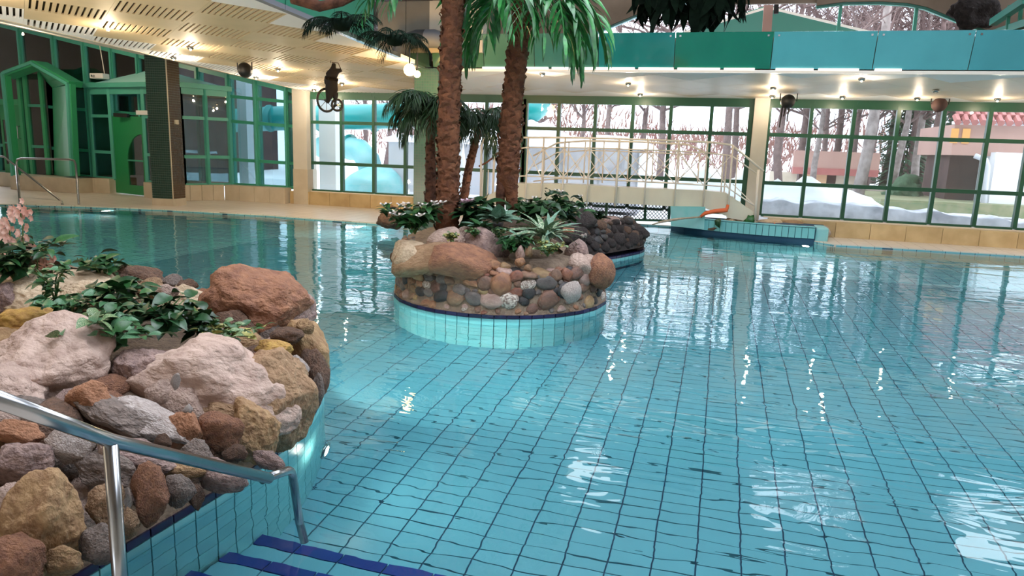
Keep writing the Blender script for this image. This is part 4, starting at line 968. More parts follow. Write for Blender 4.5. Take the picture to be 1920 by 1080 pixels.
# ---- palms
def frond_curve(base, dirv, L_, droop, n=14):
    pts = []; d = dirv.normalized(); p = base.copy(); st = L_/n
    for i in range(n+1):
        pts.append(p.copy()); p = p+d*st; d = (d+V((0, 0, -droop*st*(1+1.2*i/n)))).normalized()
    return pts
def frond(parent, base, dirv, L_, droop, lw, ll, nl, mat, sub=True, name='frond', wig=.1, seed=0):
    rnd = random.Random(seed); pts = frond_curve(base, dirv, L_, droop)
    R_ = MB().tube(pts, [.013*(1-i/16.)+.002 for i in range(len(pts))], 5); lm = leaf_mesh(1, .06, .3, .12 if sub else .3, 4)
    f = None
    mb = R_
    if sub: f = R_.build(name, 'leaf_bright' if mat == 'leaf_bright' else 'stem', parent)
    for k in range(nl):
        t = .12+.88*k/(nl-1); x = t*(len(pts)-1); i = min(int(x), len(pts)-2); p = pts[i].lerp(pts[i+1], x-i); d = (pts[i+1]-pts[i]).normalized()
        sd = d.cross(V((0, 0, 1)))
        if sd.length < .2: sd = d.cross(r0)
        sd.normalize()
        for sgn in (-1, 1):
            dr = (sd*sgn*(1-.5*t)+d*(.6+.45*t)+V((0, 0, (-.12 if sub else -.35)+rnd.gauss(0, wig)))).normalized(); l = ll*math.sin(math.pi*(.18+.78*t))**.6*rnd.uniform(.85, 1.08)
            M = Matrix.Translation(p) @ orient(dr, rnd.uniform(-.5, .5)) @ Matrix.Diagonal((l, l*lw, l, 1))
            if sub: o = link('leaflet', lm, mat, f); o.matrix_local = M
            else:
                me = [M @ v.co for v in lm.vertices]; mb.add(me, [tuple(pp.vertices) for pp in lm.polygons])
    if not sub: f = mb.build(name, mat, parent)
    return f
def trunk(t, pts, rad, mat, o, scales=0, seed=0, smat='bark_scale', n=14):
    rnd = random.Random(seed); P = [V(p)-o for p in pts]
    # densify
    Q = []; RR = []
    for i in range(len(P)-1):
        m_ = max(2, int((P[i+1]-P[i]).length/.06))
        for k in range(m_): Q.append(P[i].lerp(P[i+1], k/m_)); RR.append((rad[i]+(rad[i+1]-rad[i])*k/m_)*(1+.06*math.sin(len(Q)*2.1)+rnd.uniform(-.03, .03)))
    Q.append(P[-1]); RR.append(rad[-1])
    MB().tube(Q, RR, n).build('trunk', mat, t, True)
    if scales:
        sc = MB(); v = [(-.5, 0, 0), (.5, 0, 0), (.62, .35, .45), (.35, .7, .9), (0, .5, 1.1), (-.35, .7, .9), (-.62, .35, .45), (-.3, -.05, .9), (.3, -.05, .9), (0, .9, .7)]
        sc.add(v, [(0, 1, 2, 9), (0, 9, 6), (2, 3, 9), (3, 4, 9), (4, 5, 9), (5, 6, 9), (4, 3, 8), (4, 7, 5), (4, 8, 7)]); me = sc.mesh('bark_scale'); me.materials.append(None)
        m_ = scales
        for k in range(m_):
            x = (k+.5)/m_*(len(Q)-1); i = min(int(x), len(Q)-2); c = Q[i].lerp(Q[i+1], x-i); r = RR[i]; a = k*2.399+rnd.uniform(-.25, .25)
            out = V((math.cos(a), math.sin(a), 0)); X = V((-math.sin(a), math.cos(a), 0)); d = (Q[i+1]-Q[i]).normalized()
            s = r*rnd.uniform(.55, .85)
            ob = link('bark_scale', me, smat, t); ob.matrix_local = Matrix.Translation(c+out*r*.86) @ Matrix((X, out, d)).transposed().to_4x4() @ Matrix.Diagonal((s*.85, s*.5, s*rnd.uniform(.6, .95), 1)) @ Matrix.Rotation(rnd.uniform(-.3, .3), 4, 'Y')
def dirpx(a, b, D): return (at(b[0], b[1], D=D)-at(a[0], a[1], D=D))
b1_ = at(838, 440, D=8.0); t1_ = thing('palm_tree', 'front palm tree with the thick scaly trunk left of centre', 'palm tree', tuple(b1_))
trunk(t1_, [at(837, 442, D=8), at(841, 330, D=8), at(841, 240, D=8), at(845, 120, D=8), at(849, 0, D=8), at(851, -70, D=8)], [.125, .12, .115, .115, .108, .1], 'bark', b1_, 280, 1)
top1 = at(851, -62, D=8)-b1_
for i, (a, el, L_, dr) in enumerate(((-2.9, .5, 1.3, .9), (-2.2, .3, 1.2, 1.3), (-.25, .35, 1.2, 1.5), (-.75, .25, 1.25, 1.5), (.6, .6, 1.5, 1.), (1.6, .5, 1.6, 1.), (2.6, .6, 1.5, 1.), (-1.4, .6, 1.5, .9))):
    d = r0*math.cos(a)+V((-math.sin(YAW), math.cos(YAW), 0))*math.sin(a)+V((0, 0, el))
    frond(t1_, top1, d, L_*1.05, dr, 1.15, .46, 13, 'leaf_bright', True, seed=i)
b2_ = at(950, 392, D=8.5); t2_ = thing('palm_tree', 'second scaly palm tree with big bright fronds, trunk split at the foot', 'palm tree', tuple(b2_))
trunk(t2_, [at(962, 396, D=8.5), at(958, 360, D=8.5), at(952, 330, D=8.5), at(962, 180, D=8.5), at(975, 60, D=8.5), at(983, -10, D=8.5), at(985, -60, D=8.5)], [.06, .08, .13, .115, .115, .105, .1], 'bark', b2_, 270, 2)
MB().tube([at(938, 396, D=8.5)-b2_, at(938, 365, D=8.5)-b2_, at(946, 335, D=8.5)-b2_], [.05, .055, .09], 10).build('root_leg', 'bark_dark', t2_, True)
top2 = at(985, -30, D=8.5)-b2_
for i, (a, el, L_, dr) in enumerate(((-.15, .35, 1.25, 1.9), (-.45, .2, 1.1, 2.0), (-.9, .3, 1.15, 2.2), (.15, .35, 1.35, 1.4), (-2.7, .3, 1.1, 1.8), (-2.2, .2, 1.05, 2.1), (3.0, .3, 1.2, 1.5), (-1.6, .3, 1.0, 2.2), (1.0, .7, 1.5, 1.), (2.1, .7, 1.5, 1.), (-1.2, .15, 1.0, 2.4), (3.05, .0, 1.1, 2.1), (-2.9, -.1, 1.0, 2.3), (2.7, .1, 1.2, 1.9), (0, -.1, 1.2, 1.8), (-.3, -.2, 1.1, 2.0))):
    d = r0*math.cos(a)+V((-math.sin(YAW), math.cos(YAW), 0))*math.sin(a)+V((0, 0, el))
    frond(t2_, top2, d, L_*1.08, dr, 1.15, .5, 13, 'leaf_bright', True, seed=20+i)
def small_palm(lab, pts, rad, crown, o_px, D, fr, seed):
    b = at(*o_px, D=D); t = thing('small_palm', lab, 'palm tree', tuple(b)); trunk(t, [at(*p, D=D) for p in pts], rad, 'bark_dark', b, 70, seed, 'bark_dark', 10)
    c = at(*crown, D=D)-b; rnd = random.Random(seed)
    for i in range(fr):
        a = 2*math.pi*i/fr+rnd.uniform(-.2, .2); el = rnd.uniform(.05, 1.5)
        d = V((math.cos(a), math.sin(a), el)); frond(t, c, d, rnd.uniform(.5, .75), 2.6, .6, .3, 24, 'leaf_palm', False, seed=seed*50+i, wig=.15)
    return t
small_palm('slim dark palm with drooping crown left of the front trunk', [(806, 398), (808, 350), (807, 280), (808, 215)], [.075, .07, .06, .05], (806, 205), (806, 398), 9.0, 26, 31)
small_palm('leaning slim palm between the two thick trunks', [(868, 385), (878, 320), (892, 265), (903, 235)], [.06, .055, .05, .045], (904, 228), (868, 385), 9.6, 18, 32)
# mass of dark hanging leaves under the roof
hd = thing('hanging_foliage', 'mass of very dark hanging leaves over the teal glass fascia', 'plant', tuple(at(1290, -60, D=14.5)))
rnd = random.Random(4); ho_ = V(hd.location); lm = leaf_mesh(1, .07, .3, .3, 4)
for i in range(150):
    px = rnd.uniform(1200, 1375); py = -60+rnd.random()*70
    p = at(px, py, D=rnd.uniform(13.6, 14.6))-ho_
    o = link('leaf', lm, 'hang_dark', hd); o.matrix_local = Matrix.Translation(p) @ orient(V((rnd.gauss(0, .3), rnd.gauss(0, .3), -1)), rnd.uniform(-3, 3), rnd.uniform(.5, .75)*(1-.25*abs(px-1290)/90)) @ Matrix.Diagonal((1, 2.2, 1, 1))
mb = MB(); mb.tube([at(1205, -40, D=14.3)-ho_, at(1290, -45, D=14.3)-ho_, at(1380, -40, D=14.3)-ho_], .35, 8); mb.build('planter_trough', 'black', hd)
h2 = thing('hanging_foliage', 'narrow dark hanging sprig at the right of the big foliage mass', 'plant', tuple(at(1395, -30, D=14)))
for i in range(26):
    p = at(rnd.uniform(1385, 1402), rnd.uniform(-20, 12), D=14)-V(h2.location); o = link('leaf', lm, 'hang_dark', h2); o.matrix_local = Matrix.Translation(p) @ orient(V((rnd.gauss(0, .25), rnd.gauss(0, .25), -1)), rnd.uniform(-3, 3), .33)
# dark plants standing in the atrium corner behind the dark fascia
for i, (px, py, D, n, lab) in enumerate(((640, 40, 9.2, 12, 'dark feathery plant hanging over the ceiling edge'), (740, 70, 10.2, 13, 'dark feathery plant in front of the corner casing'))):
    t = thing('hanging_fern', lab, 'plant', tuple(at(px, py, D=D)))
    for k in range(n):
        a = 2*math.pi*k/n; frond(t, V((.1*math.cos(a), .1*math.sin(a), 0)), V((math.cos(a), math.sin(a), rnd.uniform(0, .7))), rnd.uniform(.3, .5), 2.2, .6, .2, 18, 'hang_dark', False, seed=300+i*40+k)
    MB().lathe([(.0, -.12), (.1, -.1), (.13, .02), (.0, .03)], 12).build('hanging_pot', 'hang_dark', t, True)
t = tag(MB().tube([at(548, -5, D=8.6), at(600, 12, D=8.6), at(640, 4, D=8.5), at(690, -20, D=8.5)], [.07, .06, .05, .04], 8).build('bare_branch', 'bark_dark', None, True), 'thick dark branch crossing above the ceiling edge', 'branch')

# ================================================================= LAMPS, SPEAKERS, HANGING FIGURE
spots = [(357, 87), (325, 106), (521, 128), (480, 143), (641, 155), (594, 168), (1017, 136), (1178, 155), (1206, 182), (1450, 163), (1442, 190), (1580, 180), (1616, 146), (1698, 193), (1755, 168), (1871, 184)]
where = ['above the mosaic column, the one farther from the window', 'above the mosaic column, the one nearer the window', 'right of the black speaker over the left glass wall', 'beside the black speaker over the left glass wall', 'right of the hanging figure', 'left of the hanging figure', 'beside the second palm trunk', 'above the middle of the footbridge, near the fascia', 'above the footbridge, nearest the window head', 'right of the white pillar, nearer the fascia', 'just at the head of the white pillar', 'over the second pane column of the right window', 'closest to the teal fascia over the right window', 'over the fourth pane column of the right window', 'half hidden smoke-detector-like spot over the right window', 'above the far right window pane']
lampmesh = None
for i, p in enumerate(spots):
    d_ = fw*F + rr*(p[0]-960) - uu*(p[1]-540); tt = (2.85+17*CG-H)/(d_.z+CG*d_.y); q = CAM+d_*tt
    if q.y > 16.4: q.y = 16.35
    q.z = cz(q.y)
    t = thing('ceiling_spotlight', 'small warm ceiling spotlight '+where[i], 'light', tuple(q), 'small ceiling spotlights')
    MB().lathe([(.0, -.004), (.055, -.006), (.06, -.02), (.045, -.05), (.03, -.05)], 12).build('lamp_ring', 'steel', t, True)
    MB().lathe([(.0, -.07), (.013, -.067), (.02, -.05), (.015, -.03), (0, -.025)], 10).build('bulb', 'lamp_warm' if i != 14 else 'white_paint', t, True)
    if i != 14: light('spot_glow', 'POINT', (q.x, q.y, q.z-.2), 18 if q.x < -5.4 else 8, (1, .8, .58), .025)
fill_spots = [(-8.9, y_) for y_ in (9.2, 7.2, 5.2, 3.2, .5, -2.5)]+[(-6.8, y_) for y_ in (6.0, 3.8, 1.5, -1.5)]+[(6.6, 15.2), (8, 16.3), (-11.5, 9.5), (-13.5, 12), (-16, 14)]  # unseen spotlights added to brighten the decks and left glass front
for i, (x_, y_) in enumerate(fill_spots):
    z_ = cz(y_) if x_ > -10.3 else 3.9
    t = thing('ceiling_spotlight', 'small warm ceiling spotlight added out of view for brightness, '+('left of the mosaic column' if x_ < -10.3 else 'over the right deck' if x_ > 0 else 'over the left deck, window side' if x_ < -8 else 'over the left deck, atrium side'), 'light', (x_, y_, z_), 'small ceiling spotlights')
    MB().lathe([(.0, -.075), (.018, -.07), (.027, -.05), (.02, -.03), (0, 0)], 10).build('bulb', 'lamp_warm', t, True)
    light('spot_glow', 'POINT', (x_, y_, z_-.2), 16 if x_ > -11 else 60, (1, .78, .52), .03)
for i, (x_, y_, z_, ax, ay, p_) in enumerate(((-8.6, 5.6, .06, -8.2, 10, 420), (-9.2, 1.5, .06, -8, 5, 260), (-7.2, 4.7, .62, -7, 11, 420), (8.3, 15.9, .06, 3, 15.2, 200), (-2.7, 8.9, .66, -3.2, 9.6, 60), (-3.6, 13.2, .55, -3.4, 15, 140), (-12.0, 6.9, .06, -10.5, 13, 320))):  # all but the palm-foot one are added to brighten the ceiling
    t = thing('uplight', ('ground uplight on the left deck, added to light the ceiling', 'ground uplight on the rear left deck, added to light the ceiling', 'uplight added among the plants of the boulder bank to light the ceiling', 'ground uplight on the right deck, added out of view to light the ceiling', 'uplight hidden at the foot of the palms', 'uplight added behind the dark rock island to light the ceiling', 'ground uplight by the left pool side, added to light the ceiling')[i], 'light', (x_, y_, z_))
    MB().lathe([(0, -.06), (.07, -.06), (.09, .04), (.075, .045), (.07, .02), (0, .02)], 14).build('housing', 'black', t, True)
    light('palm_or_fill_glow', 'SPOT', (x_, y_, z_+.06), p_*.42, (1, .8, .58), .08, (ax, ay, 3), 2.3)
for i, (px, py, D, r) in enumerate(((768, 131, 12.6, .1), (782, 139, 12.9, .06))):
    q = at(px, py, D=D); t = thing('globe_lamp', ('bright yellow globe lamp hanging at the ceiling corner by the palm', 'smaller globe lamp right behind the bright yellow one')[i], 'light', tuple(q))
    MB().lathe([(0, -r), (r*.5, -r*.87), (r*.87, -r*.5), (r, 0), (r*.87, r*.5), (r*.5, r*.87), (0, r)], 16).build('globe', 'lamp_globe', t, True)
    MB().tube([(0, 0, r), (0, 0, .35)], .012, 6).build('hanger', 'black', t)
    light('globe_glow', 'POINT', (q.x, q.y, q.z-.16), 30, (1, .6, .22), .08)
for i, (px, py, D, wires) in enumerate(((459, 131, 14.4, 0), (1478, 190, 15.1, 1), (1762, 196, 14.8, 0))):
    q = at(px, py, D=D); t = thing('speaker', ('black round loudspeaker hanging under the slotted ceiling', 'black loudspeaker with dangling straps by the white pillar', 'dark brown loudspeaker hanging over the right window')[i], 'speaker', tuple(q), 'ceiling loudspeakers')
    ob = MB().lathe([(0, -.12), (.09, -.12), (.13, -.08), (.14, 0), (.12, .07), (.07, .11), (0, .12)], 14).build('housing', 'black' if i < 2 else 'dark_wall', t, True); ob.rotation_euler = (1.2, .2, .3)
    MB().tube([(-.16, 0, 0), (-.16, 0, .16), (-.08, 0, .22), (.08, 0, .22), (.16, 0, .16), (.16, 0, 0)], .012, 6).build('bracket', 'black', t)
    MB().tube([(0, 0, .2), (0, 0, max(.25, cz(q.y)-q.z))], .012, 6).build('hanger', 'black', t)
    if wires:
        for k, (dx, l) in enumerate(((-.1, .42), (.03, .3), (-.04, .2))): MB().tube([(dx, 0, -.1), (dx-.02, 0, -.1-l)], [.02, .012], 5).build('strap', 'black', t)
# figure on a single wheel hanging from the ceiling
q = at(619, 205, D=13.6); fg = thing('hanging_unicyclist_figure', 'black-clad puppet on a wheel hanging from the ceiling by the left window', 'figure', tuple(q)); fo = V(q)
def fp(px, py, d=0): return at(px, py, D=13.6+d)-fo
def skin(name, chain, mat, parent):
    verts = []; edges = []; radii = []
    for ch in chain:
        b = len(verts)
        for k, (p, r) in enumerate(ch): verts.append(tuple(p)); radii.append(r); 
        edges += [(b+k, b+k+1) for k in range(len(ch)-1)]
    me = bpy.data.meshes.new(name); me.from_pydata(verts, edges, []); o = link(name, me, None, parent)
    bm = bmesh.new(); bm.from_mesh(me); bmesh.ops.remove_doubles(bm, verts=bm.verts, dist=1e-4); sk = bm.verts.layers.skin.verify()
    for v in bm.verts:
        i = min(range(len(verts)), key=lambda j: (V(verts[j])-v.co).length); v[sk].radius = (radii[i], radii[i]*.8)
        v[sk].use_root = (i == 0)
    bm.to_mesh(me); bm.free(); me.materials.append(MAT[mat])
    o.modifiers.new('s', 'SKIN').use_smooth_shade = True; m = o.modifiers.new('u', 'SUBSURF'); m.levels = m.render_levels = 1; return o
hip = fp(621, 160); ch_ = fp(622, 138)
skin('body', [[(hip, .13), (ch_, .11), (fp(625, 128), .05), (fp(626, 122), .06), (fp(626, 118), .04)],
              [(ch_, .11), (fp(614, 142), .07), (fp(611, 152), .055), (fp(612, 160), .04)], [(ch_, .11), (fp(631, 135), .07), (fp(638, 131), .05), (fp(641, 134), .03)],
              [(hip, .13), (fp(617, 176, -.05), .085), (fp(616, 186, -.05), .05), (fp(613, 194, -.05), .035)], [(hip, .13), (fp(628, 172, .03), .1), (fp(629, 182, .03), .07), (fp(627, 187, .03), .05)]], 'black_cloth', fg)
def wheel(c, r, name, sq=.8):
    ax = r0*sq+V((-math.sin(YAW), math.cos(YAW), 0))*math.sqrt(1-sq*sq); u = V((0, 0, 1)); P = [c+ax*math.cos(a)*r+u*math.sin(a)*r for a in [k*math.pi/12 for k in range(25)]]
    w_ = MB().tube(P, .022, 8, False).build(name, 'black', fg, True)
    for k in range(0, 24, 3): MB().tube([c, P[k]], .006, 4).build('spoke', 'steel', w_)
    MB().tube([c-ax.cross(u)*.05, c+ax.cross(u)*.05], .02, 8).build('hub', 'steel', w_)
wheel(fp(612, 188), .2, 'wheel', .62); wheel(fp(632, 197, .1), .1, 'small_wheel')
MB().tube([fp(612, 188), fp(617, 178), fp(621, 166)], .014, 6).build('fork', 'steel', fg)
MB().tube([fp(620, 118), fp(620, 108)], .006, 5).build('hanger', 'black', fg); MB().tube([fp(641, 134), fp(634, 118), fp(622, 117)], .008, 5).build('hoop', 'bark_dark', fg)

# underwater lamps, plus unseen ones added to brighten the pool
for i, (loc, nrm, lab) in enumerate((((-2.135, 3.62, -.36), (1, .25, -.05), 'round underwater lamp shining from the boulder bank'), ((-7.1, 13.66, -.4), (.1, -1, 0), 'underwater lamp at the back pool wall left of the palm island'), ((-13.2, 13.3, -.4), (.2, -1, 0), 'underwater lamp at the far left pool edge'), ((1.75, 15.4, -.35), (0, -1, 0), 'underwater lamp below the tiled planter'),
        ((-2.82, 4.75, -.5), (.5, .85, 0), 'underwater lamp on the far side of the boulder bank'), ((8.9, 4, -.5), (-1, 0, 0), 'underwater lamp in the right pool wall, front, added unseen for brightness'), ((8.9, 9, -.5), (-1, 0, 0), 'underwater lamp in the right pool wall, middle, added unseen for brightness'), ((6, 15.35, -.5), (0, -1, 0), 'underwater lamp in the back wall at the right, added unseen for brightness'), ((2.5, 1.2, -.5), (0, 1, 0), 'underwater lamp in the front pool wall'), ((6.5, 1.2, -.5), (0, 1, 0), 'underwater lamp in the front pool wall at the right, added unseen for brightness'), ((-9.5, 5.2, -.5), (.6, .8, 0), 'underwater lamp in the left pool wall, added unseen for brightness'))):
    n = V(nrm).normalized(); t = thing('underwater_lamp', lab, 'light', loc, 'underwater pool lamps'); Mx = n.to_track_quat('Z', 'Y').to_matrix().to_4x4()
    a = MB().lathe([(.075, 0), (.085, .012), (.08, .022), (.062, .024)], 20).build('lamp_ring', 'steel', t, True); a.matrix_local = Mx
    a = MB().lathe([(.062, .012), (.04, .024), (0, .028)], 20).build('lens', 'lamp_pool', t, True); a.matrix_local = Mx
    light('pool_lamp_light', 'SPOT', V(loc)+n*.14, (14, 25, 30, 20, 150, 24, 24, 18, 24, 24, 30)[i], (.95, 1, .92), .06, V(loc)+n*2-V((0, 0, .25)), 2.7)

# ================================================================= GREEN PORTAL AND GLASS PORCH ON THE LEFT
pt = thing('gabled_portal', 'green gabled portal framing an entrance door in the left glass wall', 'porch', (-18, 16.2, 0)); o = V(pt.location)
yf = 15.95
def wp(px, py, Y=yf): return at(px, py, Y=Y)-o
pk = wp(60, 118); Lp = wp(6, 138); Rp = wp(128, 157); Lb = wp(26, 330); Rb = wp(137, 330)
for a, b, nm in ((Lb, Lp, 'side_post'), (Rb, Rp, 'side_post'), (Lp, pk, 'gable_beam'), (pk, Rp, 'gable_beam')):
    dd_ = .45 if nm == 'gable_beam' else .16
    MB().bar(a+V((0, dd_/2, 0)), b+V((0, dd_/2, 0)), dd_, .15, up=V((0, 0, 1)) if nm == 'gable_beam' else V((1, 0, 0))).build(nm, 'portal_green', pt)
    MB().bar(a+V((0, -.03, 0)), b+V((0, -.03, 0)), .07, .07, up=V((0, 1, 0))).build('edge_moulding', 'frame_teal', pt)
bevel(MB().box((Lb.x-.1, -.3, 0), (Rb.x+.15, .9, .4)).build('stone_base', 'kerb_pale', pt), .01)
def arch_door(parent, o, x0, x1, y, z0, z1, nm='door', mirror=False):
    """green leaf with a quarter-arched glazed opening"""
    w = x1-x0; gx0 = x0+w*(.42 if not mirror else .1); gx1 = x1-w*(.12 if not mirror else .42); gz0 = z0+.25; gz1 = z0+(z1-z0)*.78
    d = MB(); d.box((x0, y, z0), (gx0, y+.06, z1)); d.box((gx1, y, z0), (x1, y+.06, z1)); d.box((gx0, y, z0), (gx1, y+.06, gz0)); d.box((gx0, y, gz1), (gx1, y+.06, z1))
    R_ = gx1-gx0; n = 7
    for k in range(n):   # quarter arch infill
        a0 = math.pi/2*k/n; a1 = math.pi/2*(k+1)/n
        xa = gx1-R_*math.cos(a0); xb = gx1-R_*math.cos(a1); za = gz1-R_+R_*math.sin(a0); zb = gz1-R_+R_*math.sin(a1)
        if mirror: xa, xb = gx0+gx1-xa, gx0+gx1-xb
        d.slab([(xa, y+(.058 if mirror else 0), za), (xa, y+(.058 if mirror else 0), gz1), (xb, y+(.058 if mirror else 0), gz1), (xb, y+(.058 if mirror else 0), zb)], .058)
    dd = d.build(nm, 'door_green', parent)
    MB().box((gx0, y+.02, gz0), (gx1, y+.03, gz1)).build('pane', 'pane_dark', dd); MB().box((gx0, y-.005, (gz0+gz1)/2-.04), (gx1, y+.05, (gz0+gz1)/2)).build('cross_bar', 'frame_green', dd)
    hx = x1-.06 if not mirror else x1-.05
    MB().tube([(hx, y, z0+1.0), (hx-.03, y-.07, z0+1.0), (hx-.03, y-.07, z0+1.35), (hx, y, z0+1.35)], .014, 6).build('handle', 'steel', dd)
    return dd
MB().slab([Rb, wp(102, 330, 16.8), wp(98, 165, 16.8), wp(126, 160)], .06).build('splayed_jamb', 'portal_green', pt)
MB().slab([Lp, pk, wp(66, 130, 16.8), wp(26, 150, 16.8)], .05).build('soffit_panel', 'portal_green', pt); MB().slab([pk, Rp, wp(98, 165, 16.8), wp(66, 130, 16.8)], .05).build('soffit_panel', 'portal_green', pt)
L0 = wp(14, 300, 16.85); L1 = wp(52, 300, 16.85)
arch_door(pt, o, L0.x, L1.x, .55, .4, 2.35, mirror=True)
for p in (55, 66, 95): a = wp(p, 330, 16.8); MB().box((a.x-.05, .5, .4), (a.x+.05, .62, 3.25)).build('inner_post', 'portal_green', pt)
for z in (1.15, 2.3): a = wp(66, 300, 16.8); b = wp(95, 300, 16.8); MB().box((a.x, .52, z), (b.x, .6, z+.08)).build('inner_rail', 'frame_green', pt)
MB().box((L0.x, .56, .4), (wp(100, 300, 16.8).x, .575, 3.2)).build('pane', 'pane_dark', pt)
MB().box((L0.x, .5, 2.35), (L1.x, .6, 2.5)).build('transom', 'portal_green', pt)

gp = thing('glass_porch', 'green glazed porch with turquoise pyramid roof behind the mosaic column', 'porch', (-14.6, 16.3, 0)); o = V(gp.location)
P0 = V((at(180, 330, Y=16.85).x, 16.85, 0)); P1 = V((at(345, 345, Y=15.85).x, 15.85, 0)); P2 = V((at(434, 350, Y=16.9).x, 16.9, 0))
ZP = [.4, 1.12, 2.1, 2.72, 2.84]
def facet(P, Q, us, zs, skip=()):
    for i, u in enumerate(us):
        p = P.lerp(Q, u)-o; MB().bar(p+V((0, 0, zs[0])), p+V((0, 0, zs[-1])), .1, .1).build('post', 'frame_teal', gp)
    for i, (u, v) in enumerate(zip(us, us[1:])):
        a = P.lerp(Q, u)-o; b = P.lerp(Q, v)-o
        for k, z in enumerate(zs):
            if (i, k) in skip: continue
            MB().bar(a+V((0, 0, z)), b+V((0, 0, z)), .08, .08 if k < len(zs)-1 else .16).build('rail', 'frame_teal', gp)
        for k in range(len(zs)-1):
            if (i, k) in skip: continue
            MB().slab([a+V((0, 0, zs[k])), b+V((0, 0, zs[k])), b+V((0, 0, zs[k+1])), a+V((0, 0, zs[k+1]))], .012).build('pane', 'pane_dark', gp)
def ufrac(px): 
    d = at(px, 300, Y=16.4)-CAM; # intersection of the view plane with P0-P1 in plan
    den = d.x*(P1.y-P0.y)-d.y*(P1.x-P0.x); return ((P0.x)*(-d.y)+(P0.y)*d.x)/-den if den else 0
u1, u2, u3 = ufrac(214), ufrac(276), ufrac(300)
facet(P0, P1, [0, u1, u2, 1], ZP, skip=((1, 0), (1, 1), (1, 2)))
facet(P1, P2, [0, .5, 1], ZP)
da = P0.lerp(P1, u1)-o; db = P0.lerp(P1, u2)-o
dr = arch_door(gp, o, 0, (db-da).length, 0, .02, 2.1); dr.location = da; dr.rotation_euler = (0, 0, math.atan2(db.y-da.y, db.x-da.x))
MB().bar(da.lerp(db, .5)+V((-.35, -.08, 2.13)), da.lerp(db, .5)+V((.12, -.1, 2.12)), .08, .1).build('door_closer', 'black', gp)
MB().bar(da.lerp(db, .85)+V((0, -.1, 2.2)), db+V((.25, -.14, 2.2)), .02, .11).build('exit_sign', 'sign_white', gp)
apx = at(296, 128, Y=17.0)-o; ez = 2.92
ev = [P0-o+V((-.15, -.05, ez)), P1-o+V((0, -.18, ez-.02)), P2-o+V((.15, -.05, ez-.04))]
for a, b in zip(ev, ev[1:]): MB().slab([a, b, apx], -.04).build('roof_panel', 'turquoise', gp); MB().bar(a, b, .08, .12).build('eaves', 'frame_teal', gp)
k = struct('trim_4')
for A_, B_, n, h in ((V((-17.25, 16.45, 0)), P0.lerp(P1, u1)+V((-.02, -.2, 0)), 2, .4), (P0.lerp(P1, u2)+V((.05, -.25, 0)), P1+V((0, -.22, 0)), 3, .4), (P1+V((0, -.22, 0)), P2+V((0, -.3, 0)), 4, .4), (P2+V((0, -.3, 0)), V((-10.8, 16.6, 0)), 4, .4)):
    for i in range(n):
        a = A_.lerp(B_, i/n); b = A_.lerp(B_, (i+1)/n); off = V((-(b-a).y, (b-a).x, 0)).normalized()*.16; e = (b-a).normalized()*.003
        bevel(MB().bar(a+e+off+V((0, 0, h/2)), b-e+off+V((0, 0, h/2)), .32, h).build('stone_block', 'kerb_pale', k), .006)
pc = tag(MB().tube([at(187, 86, Y=16.8), at(196, 138, Y=16.8)], .012, 6).build('pull_cord', 'white_paint'), 'thin pale cord hanging from the ceiling edge at the left glass wall', 'cord')
pj = thing('projector', 'small white projector hung above the glass porch', 'projector', tuple(at(188, 143, Y=16.7)))
bevel(MB().box((-.25, -.12, -.07), (.2, .12, .07)).build('housing', 'sign_white', pj), .02); MB().lathe([(0, 0), (.05, 0), (.05, .05), (0, .05)], 12, (-.1, -.15, -.03)).build('lens', 'steel', pj)

# ================================================================= OUTSIDE
gnd = MB(); N = 60
def gz_(x, y):
    z = -.08+.06*noise.noise(V((x*.5, y*.5, 0)))
    b = 0
    if -2 < x < 7: b = max(0, 1-abs(y-19.6)/1.6)*(1.2 if x < 2.6 else max(0, 1.2-.36*(x-2.6)))*(1+.4*noise.noise(V((x*1.6, y*1.6, 3)))+.12*noise.noise(V((x*5, y*5, 7))))
    if x < -4.5: b = max(b, max(0, 1-abs(y-20)/2.5)*.35*(1+.5*noise.noise(V((x, y, 1)))))
    if y > 22: b += .3+.02*(y-22)
    return z+b
vs = []; fs = []
xs = [-60+i*1.0 for i in range(55)]+[-5+i*.2 for i in range(70)]+[9+i*1.5 for i in range(34)]; ys = [17.3+i*.2 for i in range(30)]+[23.3+i*2 for i in range(40)]
for y in ys:
    for x in xs: vs.append((x, y, gz_(x, y)))
for j in range(len(ys)-1):
    for i in range(len(xs)-1): a = j*len(xs)+i; fs.append((a, a+1, a+1+len(xs), a+len(xs)))
gnd.add(vs, fs); g = gnd.build('snow_ground', 'snow', None, True); g['kind'] = 'structure'
g = MB(); vs = []; fs = []
for i in range(41):
    x = .9+i*.14; h = .62+.12*noise.noise(V((x*2.5, 0, 0)))-.05*max(0, x-3); vs += [(x, 17.55, -.1), (x, 17.7, h), (x, 18.3, h+.03), (x, 18.8, -.1)]
for i in range(40):
    for k in range(3): a = i*4+k; fs.append((a, a+4, a+5, a+1))
g.add(vs, fs); o_ = g.build('dirty_snowbank', 'dirty_snow', None, True); tag(o_, 'low grey bank of dirty snow outside the right window', 'snow'); o_['kind'] = 'stuff'
lawn = tag(MB().poly([(4.2, 21.5), (30, 20.2), (30, 29), (4, 29)], .2, .62).build('lawn', 'lawn'), 'patchy lawn strip beyond the snow outside the right window', 'grass'); lawn['kind'] = 'stuff'
stones = thing('stone_row', 'row of pale stones edging the lawn outside', 'stones', (7, 27, .6))
for i in range(46): link('stone', rock_mesh(i % 12, 2, .15, 5), 'white_rock', stones, (-3.5+i*.28, random.uniform(-.15, .15), .05), None, (.17, .15, .1))
sh = tag(link('round_shrub', rock_mesh(71, 4, .5, 0, .25), 'evergreen', None, at(1690, 379, Y=24.5), None, (.5, .5, .5)), 'round evergreen shrub at the edge of the snow', 'shrub')
